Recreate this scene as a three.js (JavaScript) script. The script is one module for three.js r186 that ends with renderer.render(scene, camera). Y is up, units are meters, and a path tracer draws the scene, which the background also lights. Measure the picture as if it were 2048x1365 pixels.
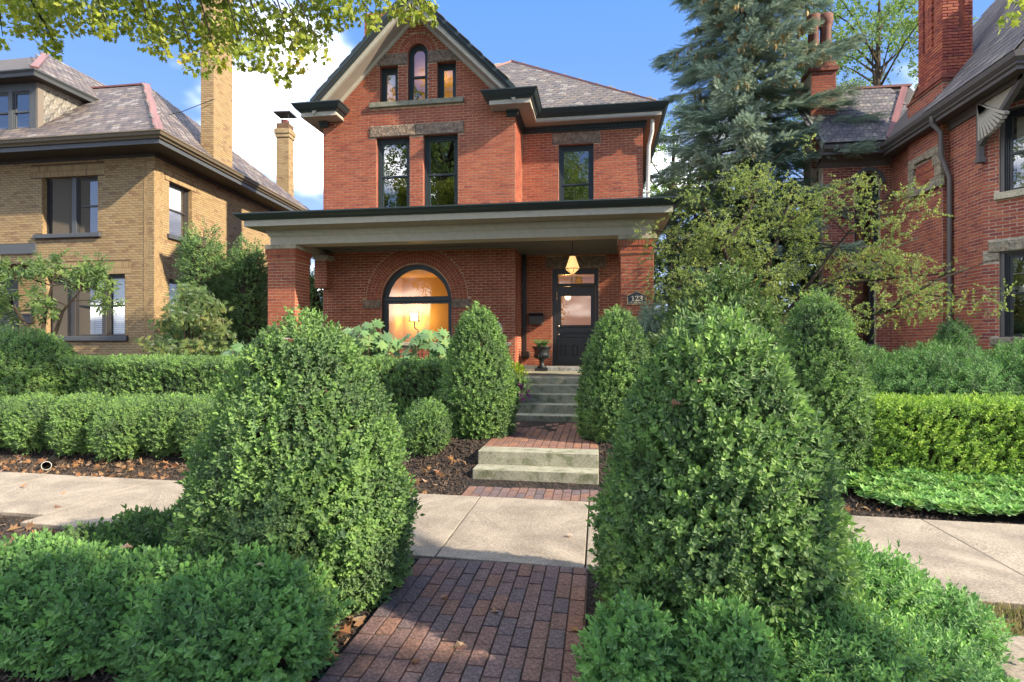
import * as THREE from 'three';
import { mergeGeometries } from 'three/addons/utils/BufferGeometryUtils.js';
import { RoundedBoxGeometry } from 'three/addons/geometries/RoundedBoxGeometry.js';
import { ImprovedNoise } from 'three/addons/math/ImprovedNoise.js';
import { FontLoader } from 'three/addons/loaders/FontLoader.js';
import { TextGeometry } from 'three/addons/geometries/TextGeometry.js';

// ---------------------------------------------------------------- camera, sky, sun, exposure
const scene = new THREE.Scene();
const camera = new THREE.PerspectiveCamera(62.7, 2048 / 1365, 0.05, 900);
camera.position.set(0, 1.7, 0);
camera.rotation.set(0, THREE.MathUtils.degToRad(8.8), 0);
const renderer = new THREE.WebGLRenderer({ antialias: true });
renderer.toneMapping = THREE.LinearToneMapping;
renderer.toneMappingExposure = 2.3;
renderer.shadowMap.enabled = true;
const SUN = new THREE.Vector3(0.82, 0.55, 0.25).normalize();
const sun = new THREE.DirectionalLight(new THREE.Color().setRGB(1, 0.86, 0.66), 5.0);
sun.name = 'sun';
sun.position.copy(SUN).multiplyScalar(70).add(new THREE.Vector3(-2, 0, -9));
sun.target.position.set(-2, 0, -9);
sun.castShadow = true;
sun.shadow.mapSize.set(4096, 4096);
sun.shadow.radius = 1.6;
Object.assign(sun.shadow.camera, { left: -26, right: 26, top: 24, bottom: -24, near: 1, far: 160 });
scene.add(sun, sun.target);

const noise = new ImprovedNoise();
function fbm(x, y, z, oct = 5, gain = 0.5) {
  let s = 0, a = 0.5, f = 1;
  for (let i = 0; i < oct; i++) { s += a * noise.noise(x * f, y * f, z * f); a *= gain; f *= 2.03; }
  return s;
}
const smooth = THREE.MathUtils.smoothstep, lerp = THREE.MathUtils.lerp, clamp = THREE.MathUtils.clamp;
const CLOUD = [4.74, -7.82];
{ // blue afternoon sky with broken cumulus: air and clouds only
  const W = 2048, H = 1024, data = new Float32Array(W * H * 4);
  for (let r = 0; r < H; r++) {
    const el = ((r + 0.5) / H - 0.5) * Math.PI, y = Math.sin(el), c = Math.cos(el), k = clamp(y, 0, 1);
    const g = Math.pow(1 - k, 4.2);
    const air = [lerp(0.066, 0.44, g), lerp(0.178, 0.53, g), lerp(0.47, 0.70, g)];
    for (let q = 0; q < W; q++) {
      const az = ((q + 0.5) / W - 0.5) * 2 * Math.PI, x = Math.cos(az) * c, z = Math.sin(az) * c;
      let a = 0, lit = 1;
      if (y > 0.005) {
        const p = 1 / (y + 0.22), cx = Math.cos(az + 0.10) * c * p * 1.35 + CLOUD[0], cz = Math.sin(az + 0.10) * c * p * 1.35 + CLOUD[1];
        const d = fbm(cx, 7.3, cz, 6, 0.52) + 0.36 * noise.noise(cx * 0.45 + 9, 3.1, cz * 0.45);
        a = smooth(d, 0.01, 0.38); a *= lerp(0.55, 1, a);
        lit = lerp(1.05, 0.80, smooth(d, 0.2, 0.55));
      }
      const i = (r * W + q) * 4, cl = [3.9 * lit, 3.8 * lit, 3.65 * lit];
      for (let n = 0; n < 3; n++) data[i + n] = lerp(air[n], cl[n], a);
      data[i + 3] = 1;
    }
  }
  const t = new THREE.DataTexture(data, W, H, THREE.RGBAFormat, THREE.FloatType);
  t.mapping = THREE.EquirectangularReflectionMapping;
  t.magFilter = THREE.LinearFilter; t.needsUpdate = true;
  scene.background = t; scene.environment = t;
}

// ---------------------------------------------------------------- helpers
function rng(seed) { let s = seed >>> 0; return () => { s = (s + 0x6d2b79f5) | 0; let t = Math.imul(s ^ (s >>> 15), 1 | s); t = (t + Math.imul(t ^ (t >>> 7), 61 | t)) ^ t; return ((t ^ (t >>> 14)) >>> 0) / 4294967296; }; }
const R0 = rng(7);
const V = (x, y, z) => new THREE.Vector3(x, y, z);
const lin = (r, g, b) => new THREE.Color().setRGB(r, g, b);
const used = {};
const numbered = (n) => { const k = (used[n] = (used[n] ?? -1) + 1); return k ? n + '_' + String(k).padStart(3, '0') : n; };
function thing(name, label, category, pos = [0, 0, 0], group) {
  const g = new THREE.Group(); g.name = numbered(name); g.position.set(...pos); g.userData = { label, category };
  if (group) g.userData.group = group;
  scene.add(g); return g;
}
function setting(name, pos = [0, 0, 0]) { const g = new THREE.Group(); g.name = numbered(name); g.position.set(...pos); g.userData = { kind: 'structure' }; scene.add(g); return g; }
const rootOf = (o) => { while (o.parent && o.parent !== scene) o = o.parent; return o; };
let XF = null; // set while building on a turned wall
function part(parent, name, geo, mat, label) { // geo in world coordinates
  if (Array.isArray(geo)) geo = merge(geo);
  if (XF) geo.applyMatrix4(XF);
  const r = rootOf(parent); geo.translate(-r.position.x, -r.position.y, -r.position.z);
  const m = new THREE.Mesh(geo, mat); m.name = name; m.castShadow = m.receiveShadow = true;
  if (label) m.userData.label = label;
  parent.add(m); return m;
}
const stuff = (m) => { m.userData.kind = 'stuff'; return m; };
function clean(g) { g = g.index ? g.toNonIndexed() : g; for (const k of Object.keys(g.attributes)) if (!['position', 'normal', 'uv'].includes(k)) g.deleteAttribute(k); if (!g.attributes.normal) g.computeVertexNormals(); if (!g.attributes.uv) g.setAttribute('uv', new THREE.BufferAttribute(new Float32Array(g.attributes.position.count * 2), 2)); g.morphAttributes = {}; g.clearGroups(); return g; }
const merge = (l) => mergeGeometries(l.map(clean), false);
function uvm(g, s = 1, ox = 0, oy = 0) { // uv in metres by the dominant axis of each face
  g = g.index ? g.toNonIndexed() : g; const p = g.attributes.position, n = g.attributes.normal, uv = new Float32Array(p.count * 2);
  for (let i = 0; i < p.count; i++) {
    const ax = Math.abs(n.getX(i)), ay = Math.abs(n.getY(i)), az = Math.abs(n.getZ(i)), x = p.getX(i), y = p.getY(i), z = p.getZ(i);
    const [a, b] = ay >= ax && ay >= az ? [x, z] : ax >= az ? [z, y] : [x, y];
    uv[i * 2] = a * s + ox; uv[i * 2 + 1] = b * s + oy;
  }
  g.setAttribute('uv', new THREE.BufferAttribute(uv, 2)); return g;
}
const box = (x0, x1, y0, y1, z0, z1) => new THREE.BoxGeometry(x1 - x0, y1 - y0, z1 - z0).translate((x0 + x1) / 2, (y0 + y1) / 2, (z0 + z1) / 2);
const rbox = (x0, x1, y0, y1, z0, z1, r = 0.012, seg = 2) => new RoundedBoxGeometry(x1 - x0, y1 - y0, z1 - z0, seg, r).translate((x0 + x1) / 2, (y0 + y1) / 2, (z0 + z1) / 2);
function basis(x, y, z, o = V(0, 0, 0)) { return new THREE.Matrix4().makeBasis(x, y, z).setPosition(o); }
function bar(a, b, w, h, up = V(0, 1, 0)) { // a box from a to b, w wide, h high
  const d = b.clone().sub(a), L = d.length(), z = d.normalize(), x = new THREE.Vector3().crossVectors(up, z).normalize(), y = new THREE.Vector3().crossVectors(z, x);
  return new THREE.BoxGeometry(w, h, L).applyMatrix4(basis(x, y, z, a.clone().lerp(b, 0.5)));
}
function extr(pts, z0, z1, holes = [], bevel = 0) { // polygon in x,y pushed from z0 to z1
  const s = pts instanceof THREE.Shape ? pts : new THREE.Shape(pts.map((p) => new THREE.Vector2(p[0], p[1])));
  for (const h of holes) s.holes.push(h instanceof THREE.Path ? h : new THREE.Path(h.map((p) => new THREE.Vector2(p[0], p[1]))));
  const g = new THREE.ExtrudeGeometry(s, { depth: z1 - z0 - 2 * bevel, bevelEnabled: bevel > 0, bevelSize: bevel, bevelThickness: bevel, bevelOffset: -bevel, bevelSegments: 1, curveSegments: 28 });
  return g.translate(0, 0, z0 + bevel);
}
function tube(pts, rad, seg = 7, caps = true) { // tapered tube through points
  const P = [], N = [], U = [], I = [], n = pts.length; let up = V(0.13, 0.99, 0.05), len = 0;
  for (let i = 0; i < n; i++) {
    const t = pts[Math.min(i + 1, n - 1)].clone().sub(pts[Math.max(i - 1, 0)]).normalize();
    if (Math.abs(t.dot(up)) > 0.95) up = V(0.9, 0.1, 0.4);
    const x = new THREE.Vector3().crossVectors(up, t).normalize(), y = new THREE.Vector3().crossVectors(t, x), r = Array.isArray(rad) ? rad[i] : rad;
    if (i) len += pts[i].distanceTo(pts[i - 1]);
    for (let k = 0; k <= seg; k++) { const a = (k / seg) * Math.PI * 2, d = x.clone().multiplyScalar(Math.cos(a)).addScaledVector(y, Math.sin(a)); P.push(pts[i].x + d.x * r, pts[i].y + d.y * r, pts[i].z + d.z * r); N.push(d.x, d.y, d.z); U.push((k / seg) * 1.2, len); }
  }
  for (let i = 0; i < n - 1; i++) for (let k = 0; k < seg; k++) { const a = i * (seg + 1) + k, b = a + seg + 1; I.push(a, b + 1, b, a, a + 1, b + 1); }
  if (caps) for (const e of [0, n - 1]) { const b = e * (seg + 1); for (let k = 1; k < seg - 1; k++) e ? I.push(b, b + k, b + k + 1) : I.push(b, b + k + 1, b + k); }
  const g = new THREE.BufferGeometry(); g.setAttribute('position', new THREE.Float32BufferAttribute(P, 3)); g.setAttribute('normal', new THREE.Float32BufferAttribute(N, 3)); g.setAttribute('uv', new THREE.Float32BufferAttribute(U, 2)); g.setIndex(I); return g;
}
function poly(list) { // flat polygons (arrays of Vector3, counter-clockwise) as one geometry
  const P = []; for (const f of list) for (let i = 1; i < f.length - 1; i++) for (const v of [f[0], f[i], f[i + 1]]) P.push(v.x, v.y, v.z);
  const g = new THREE.BufferGeometry(); g.setAttribute('position', new THREE.Float32BufferAttribute(P, 3)); g.computeVertexNormals(); return uvm(g);
}
function solid(top, t) { // a slab: polygon TOP (array of Vector3) pushed back by t along its normal
  const n = new THREE.Vector3().crossVectors(top[1].clone().sub(top[0]), top[2].clone().sub(top[0])).normalize(), bot = top.map((v) => v.clone().addScaledVector(n, -t)), f = [top, bot.slice().reverse()];
  for (let i = 0; i < top.length; i++) { const j = (i + 1) % top.length; f.push([top[i], bot[i], bot[j], top[j]]); }
  return poly(f);
}
function sweep(path, prof, side = 1) { // mitred moulding: profile [out, y] (closed) along path [x, z]
  const n = path.length, dir = (i) => { const a = path[i], b = path[i + 1], l = Math.hypot(b[0] - a[0], b[1] - a[1]); return [(b[0] - a[0]) / l, (b[1] - a[1]) / l]; };
  const nor = (d) => [d[1] * side, -d[0] * side], ring = [], f = [];
  for (let i = 0; i < n; i++) {
    const n0 = nor(dir(Math.max(i - 1, 0))), n1 = nor(dir(Math.min(i, n - 2))), s = 1 + n0[0] * n1[0] + n0[1] * n1[1], m = [(n0[0] + n1[0]) / s, (n0[1] + n1[1]) / s];
    ring.push(prof.map(([o, y]) => V(path[i][0] + m[0] * o, y, path[i][1] + m[1] * o)));
  }
  for (let i = 0; i < n - 1; i++) for (let k = 0; k < prof.length; k++) { const j = (k + 1) % prof.length; f.push([ring[i][k], ring[i + 1][k], ring[i + 1][j], ring[i][j]]); }
  f.push(ring[0].slice(), ring[n - 1].slice().reverse());
  return poly(f);
}
const lathe = (pts, seg = 24) => new THREE.LatheGeometry(pts.map((p) => new THREE.Vector2(p[0], p[1])), seg);

// ---------------------------------------------------------------- textures and materials
function tex(size, fn, srgb = true, rep = 1) {
  const d = new Uint8Array(size * size * 4);
  for (let y = 0; y < size; y++) for (let x = 0; x < size; x++) { const v = fn(x / size, y / size), i = (y * size + x) * 4; const c = Array.isArray(v) ? v : [v, v, v]; for (let k = 0; k < 3; k++) d[i + k] = clamp(c[k], 0, 1) * 255; d[i + 3] = 255; }
  const t = new THREE.DataTexture(d, size, size); t.wrapS = t.wrapT = THREE.RepeatWrapping; t.magFilter = THREE.LinearFilter; t.minFilter = THREE.LinearMipmapLinearFilter; t.generateMipmaps = true;
  if (srgb) t.colorSpace = THREE.SRGBColorSpace; t.repeat.set(rep, rep); t.needsUpdate = true; return t;
}
const tn = (u, v, f, s, o = 4) => { // tiling noise on a torus
  const a = u * Math.PI * 2, b = v * Math.PI * 2, r = f / (Math.PI * 2);
  return fbm(Math.cos(a) * r + s, Math.sin(a) * r + Math.cos(b) * r * 0.83, Math.sin(b) * r + s * 1.7, o);
};
const T = {
  fine: tex(512, (u, v) => 0.86 + 0.35 * tn(u, v, 40, 3, 4) + 0.25 * tn(u, v, 6, 9, 3), true, 1 / 1.3),
  concrete: tex(1024, (u, v) => { const k = 0.84 + 0.26 * tn(u, v, 5, 2, 5) + 0.30 * tn(u, v, 110, 5, 2) - 0.16 * smooth(tn(u, v, 150, 8, 1), 0.18, 0.3); return [k, k * 0.985, k * 0.965]; }, true, 1 / 1.6),
  concreteBump: tex(1024, (u, v) => 0.5 + 0.35 * tn(u, v, 120, 5, 2) + 0.10 * Math.sin(u * 2 * Math.PI * 128 + 2 * tn(u, v, 8, 3, 2)) + 0.3 * tn(u, v, 26, 12, 3), false, 1 / 1.6),
  stepStain: tex(1024, (u, v) => { const st = 0.6 * smooth(tn(u, v, 9, 31, 5) + 0.10 * tn(u, v, 90, 4, 2), 0.0, 0.30), k = 0.82 + 0.25 * tn(u, v, 70, 5, 3) + 0.2 * tn(u, v, 7, 15, 3); return [k * lerp(1, 0.62, st), k * lerp(1, 0.68, st), k * lerp(0.94, 0.50, st)]; }, true, 1 / 1.2),
  bumpy: tex(512, (u, v) => 0.5 + 0.6 * tn(u, v, 24, 4, 4) + 0.3 * tn(u, v, 90, 7, 2), false, 1 / 0.5),
  rock: tex(512, (u, v) => 0.5 + 0.8 * tn(u, v, 9, 4, 5) + 0.25 * tn(u, v, 60, 7, 3), false, 1 / 0.6),
  rockCol: tex(512, (u, v) => { const k = 0.85 + 0.5 * tn(u, v, 12, 5, 5), h = 0.10 * tn(u, v, 5, 21, 3); return [k + h, k, k - h * 0.6]; }, true, 1 / 0.7),
  paver: tex(512, (u, v) => { const k = 0.82 + 0.5 * tn(u, v, 30, 5, 4) + 0.3 * tn(u, v, 130, 8, 2), m = smooth(tn(u, v, 14, 41, 4), 0.12, 0.34); return [k * lerp(1, 0.72, m), k * lerp(1, 0.80, m), k * lerp(1, 0.72, m)]; }, true, 1 / 0.6),
  slate: tex(512, (u, v) => 0.82 + 0.5 * tn(u, v, 10, 5, 4) + 0.35 * tn(u, v * 0.4, 50, 11, 3), true, 1 / 0.8),
  soil: tex(1024, (u, v) => { const k = 0.6 + 0.9 * tn(u, v, 60, 5, 4) + 0.5 * tn(u, v, 6, 9, 3); return [k, k * 0.95, k * 0.9]; }, true, 1 / 1.5),
  soilBump: tex(1024, (u, v) => 0.5 + 0.8 * tn(u, v, 50, 5, 4), false, 1 / 1.5),
  bark: tex(512, (u, v) => { const r = Math.abs(tn(u, v * 0.18, 22, 5, 3)), k = 0.45 + 1.6 * r + 0.3 * tn(u, v, 50, 3, 2); return [k, k * 0.96, k * 0.9]; }, true, 1),
  barkBump: tex(512, (u, v) => Math.min(1, 3.2 * Math.abs(tn(u, v * 0.18, 22, 5, 3)) + 0.2 * tn(u, v, 50, 3, 2)), false, 1),
  grain: tex(512, (u, v) => 0.94 + 0.07 * tn(u, v, 9, 14, 3) + 0.05 * tn(u, v, 120, 4, 2), true, 1 / 0.9),
};
const M = (c, o = {}) => new THREE.MeshStandardMaterial({ color: Array.isArray(c) ? lin(...c) : c, roughness: 0.8, ...o });
const PM = (c, o = {}) => new THREE.MeshPhysicalMaterial({ color: Array.isArray(c) ? lin(...c) : c, roughness: 0.8, ...o });
const mat = {
  mortar: M([0.64, 0.46, 0.30], { roughness: 0.95, map: T.fine, bumpMap: T.bumpy, bumpScale: 0.003 }),
  mortarDark: M([0.20, 0.13, 0.08], { roughness: 0.95, map: T.fine }),
  mortarGrey: M([0.40, 0.36, 0.31], { roughness: 0.95, map: T.fine }),
  dark: M([0.025, 0.04, 0.045], { roughness: 0.42, map: T.grain, bumpMap: T.bumpy, bumpScale: 0.0008 }),
  charcoal: M([0.022, 0.020, 0.020], { roughness: 0.36, map: T.grain }),
  trim: M([0.50, 0.475, 0.39], { roughness: 0.62, map: T.grain, bumpMap: T.bumpy, bumpScale: 0.0006 }),
  soffit: M([0.36, 0.31, 0.26], { roughness: 0.7, map: T.grain }),
  ceiling: M([0.17, 0.176, 0.164], { roughness: 0.7, map: T.grain }),
  limestone: M([0.55, 0.495, 0.363], { roughness: 0.9, map: T.fine, bumpMap: T.bumpy, bumpScale: 0.004 }),
  brownstone: M([0.31, 0.235, 0.175], { roughness: 0.95, map: T.rockCol, bumpMap: T.rock, bumpScale: 0.03 }),
  sillGrey: M([0.27, 0.27, 0.20], { roughness: 0.8, map: T.fine }),
  concrete: M([0.375, 0.33, 0.272], { roughness: 0.93, map: T.concrete, bumpMap: T.concreteBump, bumpScale: 0.0035 }),
  step: M([0.40, 0.39, 0.335], { roughness: 0.93, map: T.stepStain, bumpMap: T.bumpy, bumpScale: 0.004 }),
  granite: M([0.36, 0.37, 0.36], { roughness: 0.8, map: T.rockCol, bumpMap: T.rock, bumpScale: 0.02 }),
  soil: M([0.068, 0.051, 0.041], { roughness: 1, map: T.soil, bumpMap: T.soilBump, bumpScale: 0.03 }),
  bark: M([0.182, 0.14, 0.105], { roughness: 0.95, map: T.bark, bumpMap: T.barkBump, bumpScale: 0.02 }),
  barkDark: M([0.07, 0.052, 0.038], { roughness: 0.95, map: T.bark, bumpMap: T.barkBump, bumpScale: 0.01 }),
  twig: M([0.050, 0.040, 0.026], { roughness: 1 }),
  copper: M([0.24, 0.07, 0.06], { roughness: 0.55, map: T.fine }),
  copperPink: M([0.23, 0.088, 0.074], { roughness: 0.55, map: T.fine }),
  slateBack: M([0.06, 0.055, 0.055], { roughness: 0.9 }),
  white: M([0.62, 0.60, 0.54], { roughness: 0.7, map: T.grain }),
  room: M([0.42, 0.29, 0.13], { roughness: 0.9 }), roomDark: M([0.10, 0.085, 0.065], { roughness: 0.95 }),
  iron: M([0.022, 0.026, 0.03], { roughness: 0.45, metalness: 0.3 }),
  glass: PM([1, 1, 1], { roughness: 0.0, transmission: 1, thickness: 0, ior: 2.8 }),
  glassSoft: PM([1, 1, 1], { roughness: 0.0, transmission: 1, thickness: 0, ior: 1.75 }),
};
mat.reveal = M([0.36, 0.105, 0.062], { roughness: 0.9, map: T.fine }); mat.revealBuff = M([0.38, 0.26, 0.13], { roughness: 0.9, map: T.fine });
mat.flat = M([1, 1, 1], { roughness: 0.88, map: T.fine, bumpMap: T.bumpy, bumpScale: 0.002 });

// ---------------------------------------------------------------- many alike pieces: the 300 that show largest are parts of their own, the rest one part
const CAM = { c: Math.cos(THREE.MathUtils.degToRad(8.8)), s: Math.sin(THREE.MathUtils.degToRad(8.8)) };
function shows(p, size) { // rough size in the picture
  const x = p.x * CAM.c - p.z * CAM.s, z = -(p.x * CAM.s + p.z * CAM.c), y = p.y - 1.7;
  if (z < 0.3) return 0; const u = x / z, v = y / z;
  return Math.abs(u) > 0.92 || Math.abs(v) > 0.615 ? 0 : size / (z * z);
}
const paint = new Map();
function tinted(base, c) { const k = base.uuid + c.getHexString(); if (!paint.has(k)) { const m = base.clone(); m.color.copy(c); paint.set(k, m); } return paint.get(k); }
class Pieces {
  constructor(root, most = 300, base = mat.flat) { this.root = root; this.l = []; this.most = most; this.base = base; }
  add(name, geo, m, color, parent, size) { this.l.push({ name, geo, m, color, parent: parent ?? this.root, k: shows(new THREE.Vector3().setFromMatrixPosition(m), size) }); }
  finish(restName) {
    const p = this.root.position, off = new THREE.Matrix4().makeTranslation(-p.x, -p.y, -p.z);
    this.l.sort((a, b) => b.k - a.k);
    const rest = new Map();
    this.l.forEach((e, i) => {
      const m = off.clone().multiply(e.m);
      if (i < this.most) { const o = new THREE.Mesh(e.geo, tinted(this.base, e.color)); o.name = e.name; m.decompose(o.position, o.quaternion, o.scale); o.castShadow = o.receiveShadow = true; e.parent.add(o); }
      else { if (!rest.has(e.geo)) rest.set(e.geo, []); rest.get(e.geo).push([m, e.color]); }
    });
    for (const [geo, l] of rest) {
      const o = new THREE.InstancedMesh(geo, this.base, l.length); o.name = restName; o.userData.kind = 'stuff'; o.castShadow = o.receiveShadow = true;
      l.forEach(([m, c], i) => { o.setMatrixAt(i, m); o.setColorAt(i, c); }); this.root.add(o);
    }
  }
}
const unit = new THREE.BoxGeometry(1, 1, 1);
const RED = [[0.465, 0.115, 0.055], [0.418, 0.099, 0.052], [0.5, 0.137, 0.066], [0.384, 0.086, 0.047], [0.442, 0.125, 0.068], [0.325, 0.073, 0.045]].map((c) => lin(...c));
const OLD = [[0.442, 0.111, 0.062], [0.351, 0.081, 0.055], [0.52, 0.156, 0.078], [0.286, 0.072, 0.058], [0.468, 0.13, 0.075], [0.39, 0.098, 0.062]].map((c) => lin(...c));
const BUFF = [[0.47, 0.335, 0.165], [0.43, 0.30, 0.15], [0.50, 0.36, 0.185], [0.38, 0.255, 0.13], [0.45, 0.33, 0.18], [0.34, 0.21, 0.115]].map((c) => lin(...c));
// lay courses of brick on a plane: o origin, u along, n outward; spans(v0, v1) gives the free stretches of a course
function lay(P, o, u, n, H, spans, pal, opt = {}) {
  const { course = 0.062, len = 0.208, joint = 0.0145, depth = 0.03, proud = 0, parent, name = 'brick', v0 = 0, odd = 0, seed = 1 } = opt, r = rng(seed), up = V(0, 1, 0), rows = Math.floor((H - v0) / course + 1e-6);
  for (let k = 0; k < rows; k++) {
    const y0 = v0 + k * course, off = ((k + odd) % 2) * len / 2;
    for (const [a, b] of spans(y0 + joint / 2, y0 + course - joint / 2)) {
      if (b - a < 0.03) continue;
      for (let i = Math.floor((a - off) / len); ; i++) {
        const s = Math.max(a, i * len + off), e = Math.min(b, (i + 1) * len + off); if (s >= b - 1e-4) break; if (e - s < 0.028) continue;
        const w = e - s - joint, h = course - joint, c = o.clone().addScaledVector(u, (s + e) / 2).addScaledVector(up, y0 + course / 2).addScaledVector(n, proud + 0.0015 * r() - depth / 2);
        const m = basis(u.clone().multiplyScalar(w), up.clone().multiplyScalar(h), n.clone().multiplyScalar(depth), c);
        const q = r(), col = pal[q < 0.34 ? 0 : q < 0.56 ? 1 : q < 0.74 ? 2 : q < 0.84 ? 3 : q < 0.95 ? 4 : 5];
        P.add(name, unit, m, col, parent, w * h);
      }
    }
  }
}
// subtract openings [[a, b, y0, y1] or function(v) -> [a, b] or null] from [lo, hi]
function free(lo, hi, openings) {
  return (v0, v1) => {
    let s = [[typeof lo === 'function' ? lo(v1) : lo, typeof hi === 'function' ? hi(v1) : hi]];
    for (const op of openings) {
      let c = null;
      if (typeof op === 'function') c = op(v0, v1); else if (v1 > op[2] + 0.004 && v0 < op[3] - 0.004) c = [op[0], op[1]];
      if (c) s = s.flatMap(([a, b]) => (c[1] <= a || c[0] >= b ? [[a, b]] : [[a, c[0]], [c[1], b]].filter(([p, q]) => q - p > 0.02)));
    }
    return s;
  };
}
// ring of bricks round an arch, in the plane of x,y
function ring(P, cx, cy, z, r0, r1, a0, a1, count, pal, parent, seed) {
  const r = rng(seed);
  for (let i = 0; i < count; i++) {
    const a = lerp(a0, a1, (i + 0.5) / count), x = V(-Math.sin(a), Math.cos(a), 0), y = V(Math.cos(a), Math.sin(a), 0), w = Math.abs(a1 - a0) / count * (r0 + r1) / 2 - 0.009, h = r1 - r0 - 0.009;
    P.add('arch_brick', unit, basis(x.multiplyScalar(w), y.clone().multiplyScalar(h), V(0, 0, 0.03), V(cx, cy, z - 0.014).addScaledVector(y, (r0 + r1) / 2)), pal[Math.floor(r() * 4.99)], parent, w * h);
  }
}
// a slate: plain, or with a rounded tail; x across, y up the slope from the tail, z off the roof
function slateGeo(w, l, t, tail) {
  const s = new THREE.Shape(); s.moveTo(-w / 2, l);
  if (tail > 0) { s.lineTo(-w / 2, tail); s.quadraticCurveTo(-w / 2 * 0.92, tail * 0.12, 0, 0); s.quadraticCurveTo(w / 2 * 0.92, tail * 0.12, w / 2, tail); } else { s.lineTo(-w / 2, 0); s.lineTo(w / 2, 0); }
  s.lineTo(w / 2, l); s.closePath();
  return uvm(new THREE.ExtrudeGeometry(s, { depth: t, bevelEnabled: false, curveSegments: 3 }));
}
const inside = (pg, x, y) => { let c = false; for (let i = 0, j = pg.length - 1; i < pg.length; j = i++) { const [xi, yi] = pg[i], [xj, yj] = pg[j]; if ((yi > y) !== (yj > y) && x < ((xj - xi) * (y - yi)) / (yj - yi) + xi) c = !c; } return c; };
function slates(P, o, u, v, pg, w, ex, geo, pal, seed, name = 'slate') { // pg: polygon in (u, v) metres from o
  const r = rng(seed), n = new THREE.Vector3().crossVectors(u, v).normalize(), us = pg.map((p) => p[0]), vs = pg.map((p) => p[1]), tilt = new THREE.Matrix4().makeRotationX(-0.035);
  for (let k = 0, y = Math.min(...vs); y < Math.max(...vs); k++, y += ex) for (let x = Math.min(...us) - w / 2 + (k % 2) * w / 2; x < Math.max(...us) + w; x += w) {
    if (!inside(pg, x, y + ex * 0.55)) continue;
    const c = o.clone().addScaledVector(u, x).addScaledVector(v, y).addScaledVector(n, 0.018 + 0.003 * r()), q = r();
    P.add(name, geo, basis(u, v, n, c).multiply(tilt).multiply(new THREE.Matrix4().makeRotationZ((r() - 0.5) * 0.02)), pal[Math.floor(q * q * pal.length)], undefined, w * ex);
  }
}

// ---------------------------------------------------------------- ground, pavement, paths
const groundY = (x, z) => { // street level in front, raised front gardens behind the pavement
  const k = smooth(-z, 6.15, 7.6), n = 0.03 * fbm(x * 0.7, 2, z * 0.7, 3);
  return -0.035 + 0.36 * k + n * (z < -6.3 || z > -4 ? 1 : 0) + 0.10 * smooth(-z, 9, 12);
};
{
  const xs = [], zs = [];
  for (let x = -14; x <= 14; x += 0.25) xs.push(x);
  for (const e of [18, 26, 40, 70, 140, 400]) { xs.push(e); xs.unshift(-e); }
  for (let z = -14; z <= 2; z += 0.25) zs.push(z);
  for (const e of [4, 10, 25, 60, 140, 400]) zs.push(e);
  for (const e of [18, 24, 34, 60, 140, 400]) zs.unshift(-e);
  const P = [], I = [], U = [];
  for (const z of zs) for (const x of xs) { P.push(x, groundY(x, z), z); U.push(x, z); }
  for (let j = 0; j < zs.length - 1; j++) for (let i = 0; i < xs.length - 1; i++) { const a = j * xs.length + i, b = a + xs.length; I.push(a, b, a + 1, a + 1, b, b + 1); }
  const g = new THREE.BufferGeometry(); g.setAttribute('position', new THREE.Float32BufferAttribute(P, 3)); g.setAttribute('uv', new THREE.Float32BufferAttribute(U, 2)); g.setIndex(I); g.computeVertexNormals();
  const m = new THREE.Mesh(g, mat.soil); m.name = 'ground'; m.userData.kind = 'structure'; m.receiveShadow = m.castShadow = true; scene.add(m);
}
const zBack = (x) => -5.965 + 0.0285 * (x + 0.1), zFront = (x) => -4.215 + 0.05 * (x + 0.1);
{
  const walk = setting('sidewalk', [0, 0, -5.1]), js = [-14.5, -12.9, -11.4, -9.9, -8.4, -6.85, -5.36, -3.95, -2.6, -1.275, -0.1, 1.45, 3.04, 4.6, 6.15, 7.7, 9.3, 10.9, 12.5], r = rng(5);
  js.slice(0, -1).forEach((a, i) => {
    const b = js[i + 1], x0 = a + 0.006, x1 = b - 0.006, off = b < -5.3 ? -0.47 + 0.05 * 0 : 0, y = 0.004 * r();
    const f = (x) => (b < -5.3 ? -4.72 + 0.02 * (x + 5.4) : zFront(x));
    const s = new THREE.Shape([[x0, -zBack(x0)], [x1, -zBack(x1)], [x1, -f(x1)], [x0, -f(x0)]].map((p) => new THREE.Vector2(...p)));
    const g = new THREE.ExtrudeGeometry(s, { depth: 0.10, bevelEnabled: true, bevelSize: 0.008, bevelThickness: 0.008, bevelOffset: -0.008, bevelSegments: 2 }).rotateX(-Math.PI / 2).translate(0, -0.108 + y, 0);
    part(walk, 'slab', uvm(g, 1, r(), r()), mat.concrete);
  });
}
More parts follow.
